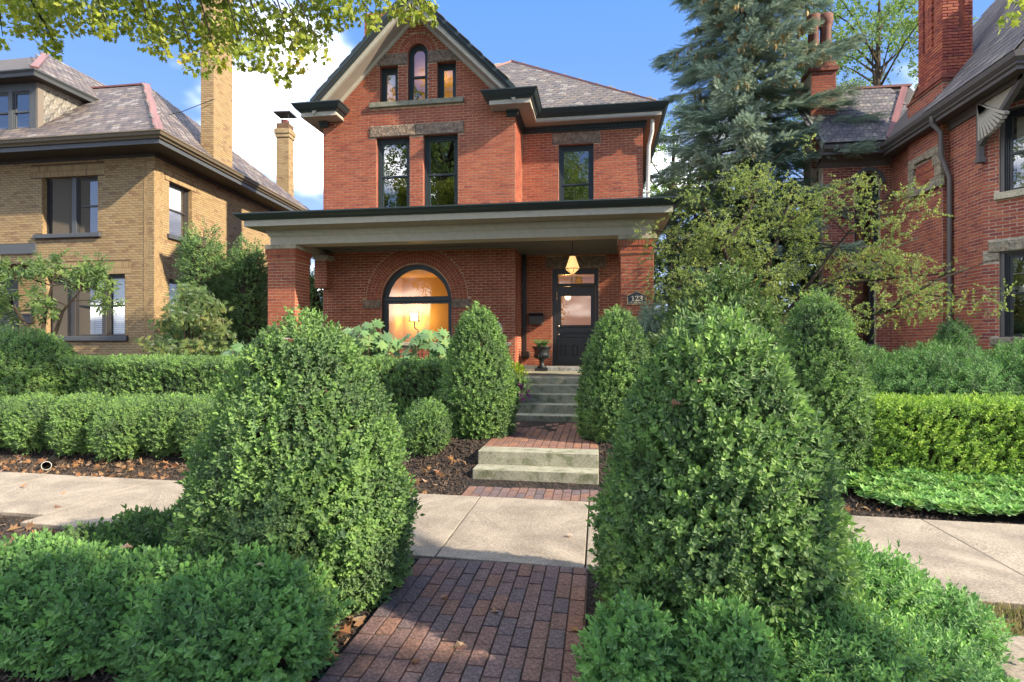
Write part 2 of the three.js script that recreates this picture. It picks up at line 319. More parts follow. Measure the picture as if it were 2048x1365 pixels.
// clay pavers, each a part
const PAVE = [[0.215, 0.130, 0.118], [0.24, 0.138, 0.115], [0.185, 0.125, 0.125], [0.27, 0.145, 0.105], [0.165, 0.122, 0.128], [0.225, 0.145, 0.135]].map((c) => lin(...c));
const PAVEWARM = [[0.30, 0.145, 0.10], [0.27, 0.135, 0.10], [0.33, 0.165, 0.11], [0.23, 0.125, 0.10], [0.29, 0.155, 0.12], [0.35, 0.165, 0.10]].map((c) => lin(...c));
const paverMat = M([1, 1, 1], { roughness: 0.88, map: T.paver, bumpMap: T.bumpy, bumpScale: 0.004 });
const paverGeos = [0, 1, 2, 3].map((k) => { const r = rng(90 + k); let g = new RoundedBoxGeometry(0.1, 0.055, 0.2, 1, 0.006); g = g.toNonIndexed ? g : g; return uvm(g, 1, r() * 3, r() * 3); });
function pave(root, x0, x1, zn, zf, y, pal, seed, border, rise = 0) {
  const P = new Pieces(root, 300, paverMat), r = rng(seed), W = 0.1025, L = 0.2045;
  const put = (x, z, w, l, pl) => { const q = r(), sx = (w - 0.007) / 0.1, sz = (l - 0.007) / 0.2; P.add('paver', paverGeos[Math.floor(q * 3.99)], basis(V(sx, (r() - 0.5) * 0.012, (r() - 0.5) * 0.012), V(0, 1, 0), V((r() - 0.5) * 0.012, (r() - 0.5) * 0.018, sz), V(x, y + rise * (zn - z) - 0.027 + 0.005 * (r() - 0.5), z)), pl[Math.floor(r() * 5.99)], undefined, w * l * 0.5); };
  let a = x0, b = x1;
  if (border) { for (let z = zn; z > zf + 0.02; z -= L) { const l = Math.min(L, z - zf); put(x0 + W / 2, z - l / 2, W, l, pal); put(x1 - W / 2, z - l / 2, W, l, border); } a += W; b -= W; }
  const n = Math.round((b - a) / W), w = (b - a) / n;
  for (let i = 0; i < n; i++) { let z = zn; const f = (i % 2 ? L / 2 : L) * (0.9 + 0.2 * r()); for (let first = true; z > zf + 0.02; first = false) { let l = first ? f : L * (0.985 + 0.03 * r()); l = Math.min(l, z - zf); if (z - l - zf < 0.05) l = z - zf; put(a + (i + 0.5) * w, z - l / 2, w, l, pal); z -= l; } }
  P.finish('pavers');
  return P;
}
{
  const p1 = setting('brick_path', [-0.74, 0, -3.2]); part(p1, 'bedding', uvm(box(-1.395, -0.08, -0.09, -0.016, -4.24, -1.4)), mat.mortarDark); pave(p1, -1.39, -0.085, -1.45, -4.235, 0, PAVE, 11, PAVEWARM);
  const p2 = setting('brick_path', [-0.74, 0, -6.3]); part(p2, 'bedding', uvm(box(-1.5, 0.02, -0.1, -0.014, -6.6, -5.985)), mat.mortarDark); pave(p2, -1.5, 0.0, -5.99, -6.6, 0.002, PAVE, 12);
  const p3 = setting('brick_path', [-0.74, 0.33, -8.2]); part(p3, 'bedding', uvm(box(-1.5, 0.0, 0.15, 0.318, -9.5, -7.14)), mat.mortarDark); pave(p3, -1.49, -0.01, -7.145, -9.46, 0.332, PAVEWARM, 13);
}
{
  const st = thing('garden_steps', 'two weathered concrete steps between pavement and brick landing', 'steps', [-0.75, 0, -6.8]);
  part(st, 'step', uvm(rbox(-1.5, 0, -0.1, 0.166, -6.86, -6.57, 0.014), 1, 0.3, 0.1), mat.step);
  part(st, 'step', uvm(rbox(-1.49, 0, -0.1, 0.334, -7.145, -6.835, 0.014), 1, 0.7, 0.45), mat.step);
}
// ---------------------------------------------------------------- the red brick house
const ZA = -12.5, ZB = -13.6;
const house = thing('brick_house', 'red brick house with steep front gable, arched window and deep front porch', 'house', [-2.7, 0.3, -13]);
const HB = new Pieces(house, 300);
const circ = (cx, cy, r) => (v0, v1) => { const d = Math.min(Math.abs(v0 - cy), Math.abs(v1 - cy)); if (v1 < cy || d >= r) return null; const h = Math.sqrt(r * r - d * d); return [cx - h, cx + h]; };
function archHole(x0, x1, y0, ys) { const p = new THREE.Path(), r = (x1 - x0) / 2; p.moveTo(x0, y0); p.lineTo(x1, y0); p.lineTo(x1, ys); p.absarc((x0 + x1) / 2, ys, r, 0, Math.PI, false); p.lineTo(x0, y0); return p; }
const rectHole = (x0, x1, y0, y1) => [[x0, y0], [x1, y0], [x1, y1], [x0, y1]];
{
  const W = [[-5.156, -4.346, 4.66, 6.47], [-4.015, -3.194, 4.66, 6.47], [-5.079, -4.632, 7.275, 8.135], [-3.686, -3.235, 7.275, 8.135]];
  const g = extr([[-6.49, 0.3], [-1.862, 0.3], [-1.862, 6.95], [-4.175, 9.26], [-6.49, 6.95]], ZA - 0.3, ZA - 0.004, [...W.map((w) => rectHole(...w)), archHole(-4.395, -3.913, 7.275, 8.378), archHole(-5.03, -3.34, 1.58, 2.636)]);
  part(house, 'wall', uvm(g), [mat.mortar, mat.reveal]);
  const x0 = -6.49, sx = (o) => [o[0] - x0, o[1] - x0, o[2] - 0.3, o[3] - 0.3];
  const ops = [...W.map(sx), ...[[-5.315, -3.05, 7.157, 7.275], [-5.31, -3.05, 6.47, 6.735], [-4.395, -3.913, 7.275, 8.378], [-5.03, -3.34, 1.5, 2.636], [-5.487, -5.03, 2.46, 2.67], [-3.34, -2.89, 2.46, 2.67], [-5.15, -4.4, 8.135, 8.41], [-3.91, -3.15, 8.135, 8.41]].map(sx),
    circ(-4.154 - x0, 8.378 - 0.3, 0.462), circ(-4.185 - x0, 2.665 - 0.3, 1.222)];
  const gl = (v) => Math.max(0, 4.175 + x0 + x0 * -2 - 6.49 + 0 + (v + 0.3 - 6.92)) * 0 + Math.max(0, v + 0.3 - 6.92);
  lay(HB, V(x0, 0.3, ZA), V(1, 0, 0), V(0, 0, 1), 8.92, free((v) => gl(v), (v) => 4.628 - gl(v), ops), RED, { seed: 21 });
  [[0.245, 0.352], [0.354, 0.461]].forEach(([a, b], i) => ring(HB, -4.154, 8.378, ZA, a, b, -0.1 * i, Math.PI + 0.1 * i, 17 + i * 6, RED, house, 31 + i));
  [0, 1, 2, 3].forEach((i) => ring(HB, -4.185, 2.665, ZA, 0.85 + 0.093 * i, 0.85 + 0.093 * (i + 1), 0, Math.PI, 44 + i * 4, RED, house, 41 + i));
  // rock-faced stone lintels, blocks and the sill
  const stone = (pts, lab) => { const g2 = extr(pts, ZA - 0.1, ZA + 0.028, [], 0.018); return part(house, 'lintel', uvm(g2, 1, R0(), R0()), mat.brownstone); };
  stone(rectHole(-5.31, -4.193, 6.472, 6.735)); stone(rectHole(-4.187, -3.05, 6.472, 6.735));
  stone([[-5.155, 8.137], [-4.40, 8.137], [-4.40, 8.41], [-5.03, 8.41]]); stone([[-3.908, 8.137], [-3.145, 8.137], [-3.31, 8.41], [-3.908, 8.41]]);
  stone(rectHole(-5.487, -5.035, 2.46, 2.67)); stone(rectHole(-3.335, -2.89, 2.46, 2.67));
  part(house, 'sill', uvm(rbox(-5.315, -3.05, 7.16, 7.275, ZA - 0.1, ZA + 0.07, 0.01)), mat.sillGrey);
  part(house, 'sill', uvm(rbox(-5.15, -3.22, 1.50, 1.585, ZA - 0.1, ZA + 0.07, 0.01)), mat.limestone);
  // return of the bay, entry wall and the sides
  part(house, 'wall', uvm(box(-2.1, -1.864, 0.3, 6.9, ZB - 0.2, ZA - 0.31)), mat.mortar);
  lay(HB, V(-1.86, 0.3, ZA), V(0, 0, -1), V(1, 0, 0), 6.6, free(0.0, 1.1, []), RED, { seed: 23, odd: 1 });
  const E = [[-0.959, -0.123, 4.66, 6.455], [-1.115, -0.005, 1.0, 3.457]];
  part(house, 'wall', uvm(extr([[-1.9, 0.3], [1.032, 0.3], [1.032, 6.9], [-1.9, 6.9]], ZB - 0.3, ZB - 0.004, E.map((w) => rectHole(...w)))), [mat.mortar, mat.reveal]);
  lay(HB, V(-1.85, 0.3, ZB), V(1, 0, 0), V(0, 0, 1), 6.6, free(0, 2.89, [...E, [-1.122, 0.043, 6.455, 6.75], [-1.268, 0.161, 3.457, 3.735]].map((o) => typeof o === 'function' ? o : [o[0] + 1.85, o[1] + 1.85, o[2] - 0.3, o[3] - 0.3])), RED, { seed: 24 });
  part(house, 'lintel', uvm(extr(rectHole(-1.122, 0.043, 6.458, 6.752), ZB - 0.1, ZB + 0.02, [], 0.018), 1, 0.4, 0.2), mat.brownstone);
  part(house, 'lintel', uvm(extr(rectHole(-1.268, 0.161, 3.46, 3.735), ZB - 0.1, ZB + 0.015, [], 0.012), 1, 0.1, 0.7), mat.brownstone);
  part(house, 'wall', uvm(box(0.8, 1.036, 0.3, 6.9, -22, ZB - 0.31)), mat.mortar);
  lay(HB, V(1.04, 0.3, ZB), V(0, 0, -1), V(1, 0, 0), 6.6, free(0.0, 3.4, []), RED, { seed: 25, odd: 1 });
  part(house, 'wall', uvm(box(-6.482, -6.25, 0.3, 6.9, -22, ZA - 0.31)), M([0.30, 0.09, 0.055], { map: T.fine }));
  part(house, 'wall', uvm(box(-6.2, 0.78, 0.3, 6.9, -22, -21.8)), M([0.30, 0.09, 0.055], { map: T.fine }));
}
// ---- eaves: fascia, gutters, soffits, gable
{
  const L = [[-6.83, -22.4], [-6.83, -12.1], [-5.976, -12.1], [-5.976, -12.49]], Rr = [[-2.38, -12.49], [-2.38, -12.1], [-1.47, -12.1], [-1.47, -13.255], [1.427, -13.255], [1.427, -22.4]];
  const ogee = [[0.0, 7.004], [0.03, 7.0], [0.05, 7.03], [0.09, 7.055], [0.125, 7.10], [0.15, 7.145], [0.165, 7.15], [0.165, 7.175], [-0.03, 7.175], [-0.03, 7.004]];
  for (const p of [L, Rr]) { part(house, 'fascia', sweep(p, [[-0.02, 6.9], [0, 6.9], [0, 7.0], [-0.02, 7.0]], -1), mat.trim); part(house, 'gutter', sweep(p, ogee, -1), mat.dark); }
  const so = (x0, x1, z0, z1) => part(house, 'soffit', uvm(box(x0, x1, 6.905, 6.935, z0, z1)), mat.soffit);
  so(-6.85, -5.96, ZA + 0.005, -12.11); so(-6.85, -6.5, -22.3, ZA); so(-2.39, -1.48, ZA + 0.005, -12.11); so(-1.855, -1.46, -13.24, ZA); so(-1.855, 1.44, ZB + 0.005, -13.245); so(1.05, 1.44, -22.3, ZB);
  part(house, 'frieze', sweep([[-2.05, ZA + 0.002], [-1.858, ZA + 0.002], [-1.858, ZB + 0.002], [1.042, ZB + 0.002], [1.042, -22]], [[0, 6.765], [0.03, 6.765], [0.03, 6.80], [0.06, 6.83], [0.06, 6.87], [0.09, 6.904], [0, 6.904]], -1), mat.dark);
  for (let i = 0; i < 30; i++) part(house, 'dentil', box(-1.78 + i * 0.094, -1.74 + i * 0.094, 6.80, 6.85, ZB + 0.03, ZB + 0.075), mat.dark);
  part(house, 'bracket', sweep([[-6.55, ZA + 0.002], [-6.34, ZA + 0.002]], [[0, 6.78], [0.05, 6.78], [0.08, 6.84], [0.12, 6.904], [0, 6.904]], -1), mat.dark);
  const ax = -4.165, ay = 9.58, D = 2.37, rake = (a, b, z0, z1, name, m) => { for (const s of [-1, 1]) part(house, name, uvm(extr([[ax, ay - a], [ax + s * D, ay - a - D], [ax + s * D, ay - b - D], [ax, ay - b]], z0, z1)), m); };
  rake(-0.02, 0.10, -12.12, -11.96, 'rake_moulding', mat.dark); rake(0.10, 0.18, -12.12, -12.01, 'rake_moulding', mat.dark); rake(0.18, 0.30, -12.13, -12.06, 'rake_board', mat.trim);
  rake(0.275, 0.30, -12.495, -12.13, 'soffit', mat.soffit); rake(0.30, 0.40, ZA - 0.06, ZA + 0.045, 'rake_frieze', mat.trim);
  for (const s of [-1, 1]) part(house, 'roof', solid(s > 0 ? [V(ax, ay, -12.0), V(ax + D, ay - D, -12.0), V(ax + D, ay - D, -18.5), V(ax, ay, -18.5)] : [V(ax - D, ay - D, -12.0), V(ax, ay, -12.0), V(ax, ay, -18.5), V(ax - D, ay - D, -18.5)], 0.09), mat.slateBack);
  // slate edge showing along the gable
  const SG = new Pieces(house, 300, M([1, 1, 1], { roughness: 0.7, map: T.slate, bumpMap: T.bumpy, bumpScale: 0.003 })), SP = [[0.16, 0.135, 0.125], [0.13, 0.115, 0.115], [0.19, 0.155, 0.13], [0.11, 0.10, 0.11], [0.22, 0.175, 0.135], [0.30, 0.27, 0.24]].map((c) => lin(...c)), sg = slateGeo(0.176, 0.34, 0.012, 0.065);
  const q = Math.SQRT1_2; slates(SG, V(ax + D, ay - D, -12.0), V(0, 0, -1), V(-q, q, 0), [[0, 0], [2.2, 0], [2.2, 3.3], [0, 3.3]], 0.18, 0.2, sg, SP, 51); slates(SG, V(ax - D, ay - D, -14.2), V(0, 0, 1), V(q, q, 0), [[0, 0], [2.2, 0], [2.2, 3.3], [0, 3.3]], 0.18, 0.2, sg, SP, 52);
  // hip roof over the wing
  const apex = V(-2.7, 10.5, -17.5), e = V(-6.85, 7.15, -13.25), f = V(1.45, 7.15, -13.25), b0 = V(1.45, 7.15, -21.75), b1 = V(-6.85, 7.15, -21.75), sl = V(0, 3.35, -4.25).normalize();
  part(house, 'roof', solid([V(-1.6, 7.15, -13.25), f, apex, V(-3.9, 9.53, -16.27), V(-1.62, 7.4, -13.6)], 0.06), mat.slateBack); part(house, 'roof', solid([f, b0, apex], 0.06), mat.slateBack); part(house, 'roof', solid([b0, b1, apex], 0.06), mat.slateBack); part(house, 'roof', solid([b1, e, apex], 0.06), mat.slateBack);
  slates(SG, V(-3.2, 7.17, -13.25), V(1, 0, 0), sl, [[1.3, 0], [4.62, 0], [0.5, 5.38], [-0.5, 5.0], [-0.5, 2.2]], 0.18, 0.2, sg, SP, 53); SG.finish('slates');
  part(house, 'hip_cap', [bar(f.clone().add(V(-0.1, 0.09, -0.08)), apex.clone().add(V(0, 0.06, 0)), 0.12, 0.05)], mat.copper); part(house, 'hip_cap', bar(apex.clone().add(V(0, 0.05, 0)), e.clone().add(V(0, 0.08, 0)), 0.12, 0.05), mat.copper);
  part(house, 'chimney', uvm(box(-6.5, -5.85, 6.9, 10.9, -15.6, -14.9)), mat.mortar); lay(HB, V(-6.505, 8.4, -14.895), V(1, 0, 0), V(0, 0, 1), 2.48, free(0, 0.655, []), RED, { seed: 26 }); lay(HB, V(-5.845, 8.4, -14.9), V(0, 0, -1), V(1, 0, 0), 2.48, free(0, 0.7, []), RED, { seed: 27, odd: 1 });
}
// ---- windows
function sash(root, x0, x1, y0, y1, z, rail, o = {}) { // double-hung window set back in its opening; z is the wall face
  const { f = 0.075, s = 0.045, set = 0.10, m = mat.dark, arch = 0, g = mat.glass } = o, zf = z - set, xm = (x0 + x1) / 2, r = (x1 - x0) / 2, ys = y1 - (arch ? r : 0);
  const outline = (i) => { if (!arch) return rectHole(x0 + i, x1 - i, y0 + i * 0.5, y1 - i); const p = new THREE.Shape(); p.moveTo(x0 + i, y0 + i * 0.5); p.lineTo(x1 - i, y0 + i * 0.5); p.lineTo(x1 - i, ys); p.absarc(xm, ys, r - i, 0, Math.PI, false); p.lineTo(x0 + i, y0 + i * 0.5); return p; };
  const ptsOf = (o2) => (o2 instanceof THREE.Shape ? new THREE.Path(o2.getPoints(26)) : o2), shp = (o2) => (o2 instanceof THREE.Shape ? new THREE.Shape(o2.getPoints(26)) : o2);
  const w = part(root, 'window', merge([uvm(extr(shp(outline(0)), zf - 0.10, zf, [ptsOf(outline(f * 0.55))])), uvm(extr(shp(outline(f * 0.55)), zf - 0.10, zf - 0.022, [ptsOf(outline(f))]))]), m);
  part(w, 'sash', uvm(extr(shp(outline(f)), zf - 0.085, zf - 0.045, [ptsOf(outline(f + s))])), m);
  if (rail) part(w, 'meeting_rail', rbox(x0 + f, x1 - f, rail - 0.024, rail + 0.024, zf - 0.09, zf - 0.03, 0.006), m);
  const i = f + s * 0.8, zg = zf - 0.066;
  const pane = (a, b) => { if (!arch || b < ys) return part(w, 'pane', box(x0 + i, x1 - i, a, b, zg, zg).toNonIndexed(), g); };
  const quad = (a, b) => poly([[V(x0 + i, a, zg), V(x1 - i, a, zg), V(x1 - i, b, zg), V(x0 + i, b, zg)]]);
  if (!arch) { if (rail) { part(w, 'pane', quad(y0 + i * 0.5, rail - 0.02), g); part(w, 'pane', quad(rail + 0.02, y1 - i), g); } else part(w, 'pane', quad(y0 + i * 0.5, y1 - i), g); }
  else {
    if (rail) part(w, 'pane', quad(y0 + i * 0.5, rail - 0.02), g);
    const sh = new THREE.Shape(); const yb = rail ? rail + 0.02 : y0 + i; sh.moveTo(x0 + i, yb); sh.lineTo(x1 - i, yb); sh.lineTo(x1 - i, Math.max(ys, yb)); sh.absarc(xm, ys, r - i, 0, Math.PI, false); sh.closePath();
    part(w, 'pane', clean(new THREE.ShapeGeometry(sh, 26).translate(0, 0, zg)), g);
  }
  return w;
}
sash(house, -5.156, -4.346, 4.66, 6.47, ZA, 5.575); sash(house, -4.015, -3.194, 4.66, 6.47, ZA, 5.575);
sash(house, -5.079, -4.632, 7.275, 8.135, ZA, 0, { f: 0.07, s: 0.05, set: 0.12 }); sash(house, -3.686, -3.235, 7.275, 8.135, ZA, 0, { f: 0.07, s: 0.05, set: 0.12 });
sash(house, -4.395, -3.913, 7.275, 8.619, ZA, 7.885, { f: 0.07, s: 0.035, arch: 1 }); sash(house, -0.959, -0.123, 4.66, 6.455, ZB, 5.52);
{ // the big arched window: fixed lower pane, transom bar, half-round light
  const w = sash(house, -5.03, -3.34, 1.585, 3.481, ZA, 0, { f: 0.085, s: 0.03, arch: 1, set: 0.09, g: mat.glassSoft });
  w.children.filter((c) => c.name === 'pane').forEach((c) => w.remove(c));
  const z = ZA - 0.156, i = 0.105, sh = new THREE.Shape(); sh.moveTo(-5.03 + i, 2.75); sh.absarc(-4.185, 2.636, 0.74, Math.PI - 0.155, 0.155, true); sh.closePath();
  part(w, 'pane', clean(new THREE.ShapeGeometry(new THREE.Shape(sh.getPoints(40))).translate(0, 0, z)), mat.glassSoft);
  part(w, 'pane', poly([[V(-4.93, 1.64, z), V(-3.44, 1.64, z), V(-3.44, 2.58, z), V(-4.93, 2.58, z)]]), mat.glassSoft);
  part(w, 'transom_bar', [box(-4.98, -3.39, 2.575, 2.745, ZA - 0.2, ZA - 0.13), rbox(-4.99, -3.38, 2.63, 2.70, ZA - 0.2, ZA - 0.08, 0.01)], mat.dark);
}
// ---- rooms behind the glass
function room(root, x0, x1, y0, y1, z0, z1, m) { const f = [[V(x0, y0, z0), V(x1, y0, z0), V(x1, y1, z0), V(x0, y1, z0)], [V(x0, y0, z1), V(x0, y0, z0), V(x0, y1, z0), V(x0, y1, z1)], [V(x1, y0, z0), V(x1, y0, z1), V(x1, y1, z1), V(x1, y1, z0)], [V(x0, y0, z1), V(x1, y0, z1), V(x1, y0, z0), V(x0, y0, z0)], [V(x0, y1, z0), V(x1, y1, z0), V(x1, y1, z1), V(x0, y1, z1)]]; return part(root, 'room_interior', poly(f), m); }
room(house, -6.2, -2.15, 1.1, 3.72, -17.2, ZA - 0.31, mat.room); room(house, -1.85, 0.75, 1.05, 3.74, -18.5, ZB - 0.31, mat.room);
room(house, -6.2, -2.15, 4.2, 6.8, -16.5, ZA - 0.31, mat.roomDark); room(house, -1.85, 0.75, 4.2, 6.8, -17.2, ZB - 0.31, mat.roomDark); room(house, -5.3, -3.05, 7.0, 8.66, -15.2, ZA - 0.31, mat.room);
const warm = lin(1, 0.56, 0.17), glow = M([0.9, 0.7, 0.4], { emissive: lin(1, 0.66, 0.28), emissiveIntensity: 2.2 });
function lampIn(x, y, z, cd, name, label, geo, size = 2) { const t = thing(name, label, 'lamp', [x, y, z]); part(t, 'glowing_shade', geo.translate(x, y, z), glow); const l = new THREE.PointLight(warm, cd); l.name = 'lamp_light'; l.castShadow = true; l.shadow.radius = size; t.add(l); return t; }
{
  const t = lampIn(-5.7, 2.45, -16.85, 2.4, 'wall_sconce', 'lit amber sconce on the far wall seen through arched window', lathe([[0, -0.12], [0.11, -0.12], [0.14, 0.12], [0, 0.12]], 16), 4);
  part(t, 'bracket', [tube([V(-5.7, 2.05, -17.18), V(-5.7, 2.1, -16.9), V(-5.7, 2.32, -16.85)], 0.018), ...[0, 1, 2, 3].map((k) => tube([V(-5.7 + 0.19 * Math.cos(k * 1.571 + 0.6), 2.3, -16.85 + 0.16 * Math.sin(k * 1.571 + 0.6)), V(-5.7 + 0.19 * Math.cos(k * 1.571 + 0.6), 2.66, -16.85 + 0.16 * Math.sin(k * 1.571 + 0.6))], 0.012)), tube([V(-5.89, 2.33, -16.85), V(-5.51, 2.33, -16.85)], 0.018)], mat.iron);
  lampIn(-4.9, 3.67, -14.2, 1.7, 'ceiling_downlight', 'small round ceiling light behind the half-round pane', lathe([[0, -0.03], [0.06, -0.03], [0.07, 0.02], [0, 0.02]], 16), 3);
  lampIn(-0.9, 3.0, -16.6, 2.4, 'hall_light', 'glowing hall light fitting behind the front door glass', new THREE.SphereGeometry(0.09, 16, 10), 4);
  lampIn(-4.2, 8.2, -14.3, 1.0, 'attic_light', 'bare lit bulb in the attic behind the gable windows', new THREE.SphereGeometry(0.06, 12, 8), 2);
}
// ---- front door
{
  const z = ZB - 0.09;
  const fr = part(house, 'door_frame', [box(-1.115, -1.012, 1.1, 3.457, z - 0.12, z), box(-0.076, -0.005, 1.1, 3.457, z - 0.12, z), box(-1.012, -0.076, 3.325, 3.457, z - 0.12, z), rbox(-1.012, -0.076, 3.03, 3.10, z - 0.12, z + 0.03, 0.008), box(-1.012, -0.98, 3.10, 3.325, z - 0.1, z - 0.03), box(-0.108, -0.076, 3.10, 3.325, z - 0.1, z - 0.03)], mat.charcoal);
  part(fr, 'transom_pane', poly([[V(-0.98, 3.1, z - 0.07), V(-0.108, 3.1, z - 0.07), V(-0.108, 3.325, z - 0.07), V(-0.98, 3.325, z - 0.07)]]), mat.glassSoft);
  const holes = [[-0.909, -0.189, 2.09, 2.80], [-0.927, -0.195, 1.766, 1.90], [-0.927, -0.782, 1.33, 1.61], [-0.638, -0.494, 1.33, 1.61], [-0.349, -0.205, 1.33, 1.61]];
  const door = part(house, 'door', uvm(extr(rectHole(-1.008, -0.08, 1.105, 3.025), z - 0.10, z - 0.05, holes.map((h) => rectHole(...h)))), mat.charcoal, 'black panelled front door with large square glass');
  part(door, 'pane', poly([[V(-0.909, 2.09, z - 0.075), V(-0.189, 2.09, z - 0.075), V(-0.189, 2.80, z - 0.075), V(-0.909, 2.80, z - 0.075)]]), mat.glassSoft);
  for (const [a, b, c, d] of holes.slice(1)) { part(door, 'panel', rbox(a + 0.022, b - 0.022, c + 0.022, d - 0.022, z - 0.095, z - 0.06, 0.008), mat.charcoal); part(door, 'panel_backing', box(a, b, c, d, z - 0.098, z - 0.088), mat.charcoal); }
  part(door, 'panel_moulding', rbox(-0.96, -0.14, 2.035, 2.075, z - 0.06, z - 0.015, 0.008), mat.charcoal);
  for (const y of [1.86, 2.06]) part(door, 'knob', lathe([[0, 0], [0.022, 0.005], [0.016, 0.02], [0.028, 0.045], [0.02, 0.062], [0, 0.066]], 16).rotateX(Math.PI / 2).translate(-0.965, y, z - 0.05), M([0.5, 0.47, 0.4], { metalness: 0.9, roughness: 0.35 }));
  part(house, 'door_stone', uvm(rbox(-1.26, 0.14, 0.95, 1.098, ZB - 0.2, -13.12, 0.02)), mat.granite);
  part(house, 'base_course', uvm(box(-1.84, -1.27, 0.95, 1.11, ZB - 0.1, ZB + 0.03)), mat.ceiling);
}
// ---- porch
{
  part(house, 'porch_floor', uvm(box(-6.75, 0.95, 0.86, 1.0, ZB + 0.003, -10.62)), mat.step);
  part(house, 'porch_roof', solid([V(-7.1, 4.23, -10.2), V(1.38, 4.23, -10.2), V(1.38, 4.62, ZA + 0.01), V(-7.1, 4.62, ZA + 0.01)], 0.06), mat.dark); part(house, 'porch_roof', solid([V(-1.86, 4.615, ZA), V(1.38, 4.615, ZA), V(1.38, 4.80, ZB + 0.01), V(-1.86, 4.80, ZB + 0.01)], 0.06), mat.dark);
  const p = [[-7.05, -12.9], [-7.05, -10.3], [1.308, -10.3], [1.308, -14.2]];
  part(house, 'porch_fascia', sweep(p, [[-0.02, 4.0], [0, 4.0], [0, 4.122], [-0.02, 4.122]], -1), mat.trim);
  part(house, 'porch_gutter', sweep(p, [[0, 4.125], [0.03, 4.12], [0.055, 4.15], [0.10, 4.175], [0.13, 4.215], [0.15, 4.22], [0.15, 4.245], [-0.05, 4.245], [-0.05, 4.125]], -1), mat.dark);
  part(house, 'porch_soffit', uvm(box(-7.04, 1.30, 4.002, 4.03, -10.78, -10.31)), mat.soffit); part(house, 'porch_soffit', uvm(box(-7.04, -6.75, 4.002, 4.03, -12.9, -10.79)), mat.soffit); part(house, 'porch_soffit', uvm(box(0.95, 1.30, 4.002, 4.03, -14.2, -10.79)), mat.soffit);
  part(house, 'porch_beam', sweep([[-6.8, -12.49], [-6.8, -10.82], [0.99, -10.82], [0.99, -13.6]], [[0, 3.712], [0, 3.87], [0.012, 3.875], [0.03, 3.895], [0.05, 3.95], [0.07, 3.965], [0.07, 4.0], [-0.38, 4.0], [-0.38, 3.712]], -1), mat.trim);
  part(house, 'porch_ceiling', uvm(box(-6.42, 0.61, 3.835, 3.865, ZB + 0.01, -11.2)), mat.ceiling); part(house, 'ceiling_moulding', uvm(sweep([[-6.45, ZA + 0.003], [-1.856, ZA + 0.003], [-1.856, ZB + 0.003], [0.6, ZB + 0.003]], [[0, 3.80], [0.03, 3.80], [0.05, 3.836], [0, 3.836]], -1)), mat.ceiling);
  for (const [x0, x1] of [[0.413, 1.026], [-6.85, -6.231]]) {
    const pil = part(house, 'pillar', uvm(box(x0 + 0.004, x1 - 0.004, 0.3, 3.61, -11.39, -10.804)), mat.mortar, 'square red brick porch pillar with stone cap'), w = x1 - x0, len = w / 3, D = 0.6, l2 = D / 3;
    const face = (o, u, n, W, ln, odd, sd) => {
      lay(HB, o, u, n, 3.05, free(0, W, []), RED, { len: ln, parent: pil, seed: sd, odd });
      const oy = o.clone(); oy.y = 3.35; lay(HB, oy.addScaledVector(u, -0.02), u, n, 0.062, free(0, W + 0.04, []), RED, { len: ln + 0.013, parent: pil, seed: sd + 1, proud: 0.02 });
      const o2 = o.clone(); o2.y = 3.412; lay(HB, o2.addScaledVector(u, -0.02), u, n, 0.085, free(0, W + 0.04, []), RED, { len: 0.0955, course: 0.085, parent: pil, seed: sd + 2, proud: 0.02, odd: 1 });
      const o3 = o.clone(); o3.y = 3.497; lay(HB, o3.addScaledVector(u, -0.035), u, n, 0.121, free(0, W + 0.07, []), RED, { len: 0.0655, course: 0.121, parent: pil, seed: sd + 3, proud: 0.035, odd: 1 });
    };
    face(V(x0, 0.3, -10.8), V(1, 0, 0), V(0, 0, 1), w, len, 0, 60); face(V(x1, 0.3, -10.8), V(0, 0, -1), V(1, 0, 0), D, l2, 1, 70); face(V(x0, 0.3, -11.4), V(0, 0, 1), V(-1, 0, 0), D, l2, 1, 80);
    part(pil, 'corbel_core', uvm(box(x0 - 0.012, x1 + 0.012, 3.35, 3.49, -11.42, -10.788)), mat.mortar); part(pil, 'corbel_core', uvm(box(x0 - 0.027, x1 + 0.027, 3.497, 3.615, -11.43, -10.773)), mat.mortar);
    part(pil, 'cap', uvm(rbox(x0 - 0.045, x1 + 0.045, 3.618, 3.709, -11.44, -10.755, 0.012)), mat.limestone);
  }
  const res = part(house, 'pilaster', uvm(box(-6.56, -6.27, 2.95, 3.61, ZA - 0.25, -12.22)), mat.mortar, 'corbelled brick pilaster at the house wall'); part(res, 'cap', uvm(rbox(-6.6, -6.2, 3.612, 3.70, ZA - 0.25, -12.18, 0.01)), mat.limestone);
  lay(HB, V(-6.565, 2.95, -12.215), V(1, 0, 0), V(0, 0, 1), 0.66, free(0, 0.30, []), RED, { parent: res, seed: 77, len: 0.15 }); lay(HB, V(-6.265, 2.95, -12.22), V(0, 0, -1), V(1, 0, 0), 0.66, free(0, 0.27, []), RED, { parent: res, seed: 78, len: 0.15 });
  const knee = part(house, 'porch_wall', uvm(box(-6.23, -1.77, 0.3, 1.6, -11.09, -10.854)), mat.mortar); lay(HB, V(-6.23, 0.3, -10.85), V(1, 0, 0), V(0, 0, 1), 1.3, free(0, 4.46, []), RED, { parent: knee, seed: 79 }); lay(HB, V(-1.765, 0.3, -10.858), V(0, 0, -1), V(1, 0, 0), 1.3, free(0, 0.23, []), RED, { parent: knee, seed: 80 });
  part(knee, 'coping', uvm(rbox(-6.25, -1.72, 1.602, 1.675, -11.13, -10.81, 0.012)), mat.limestone);
  part(house, 'porch_base', uvm(box(-6.7, 0.9, 0.3, 0.855, -11.1, -10.66)), mat.mortar);
  HB.finish('brickwork');
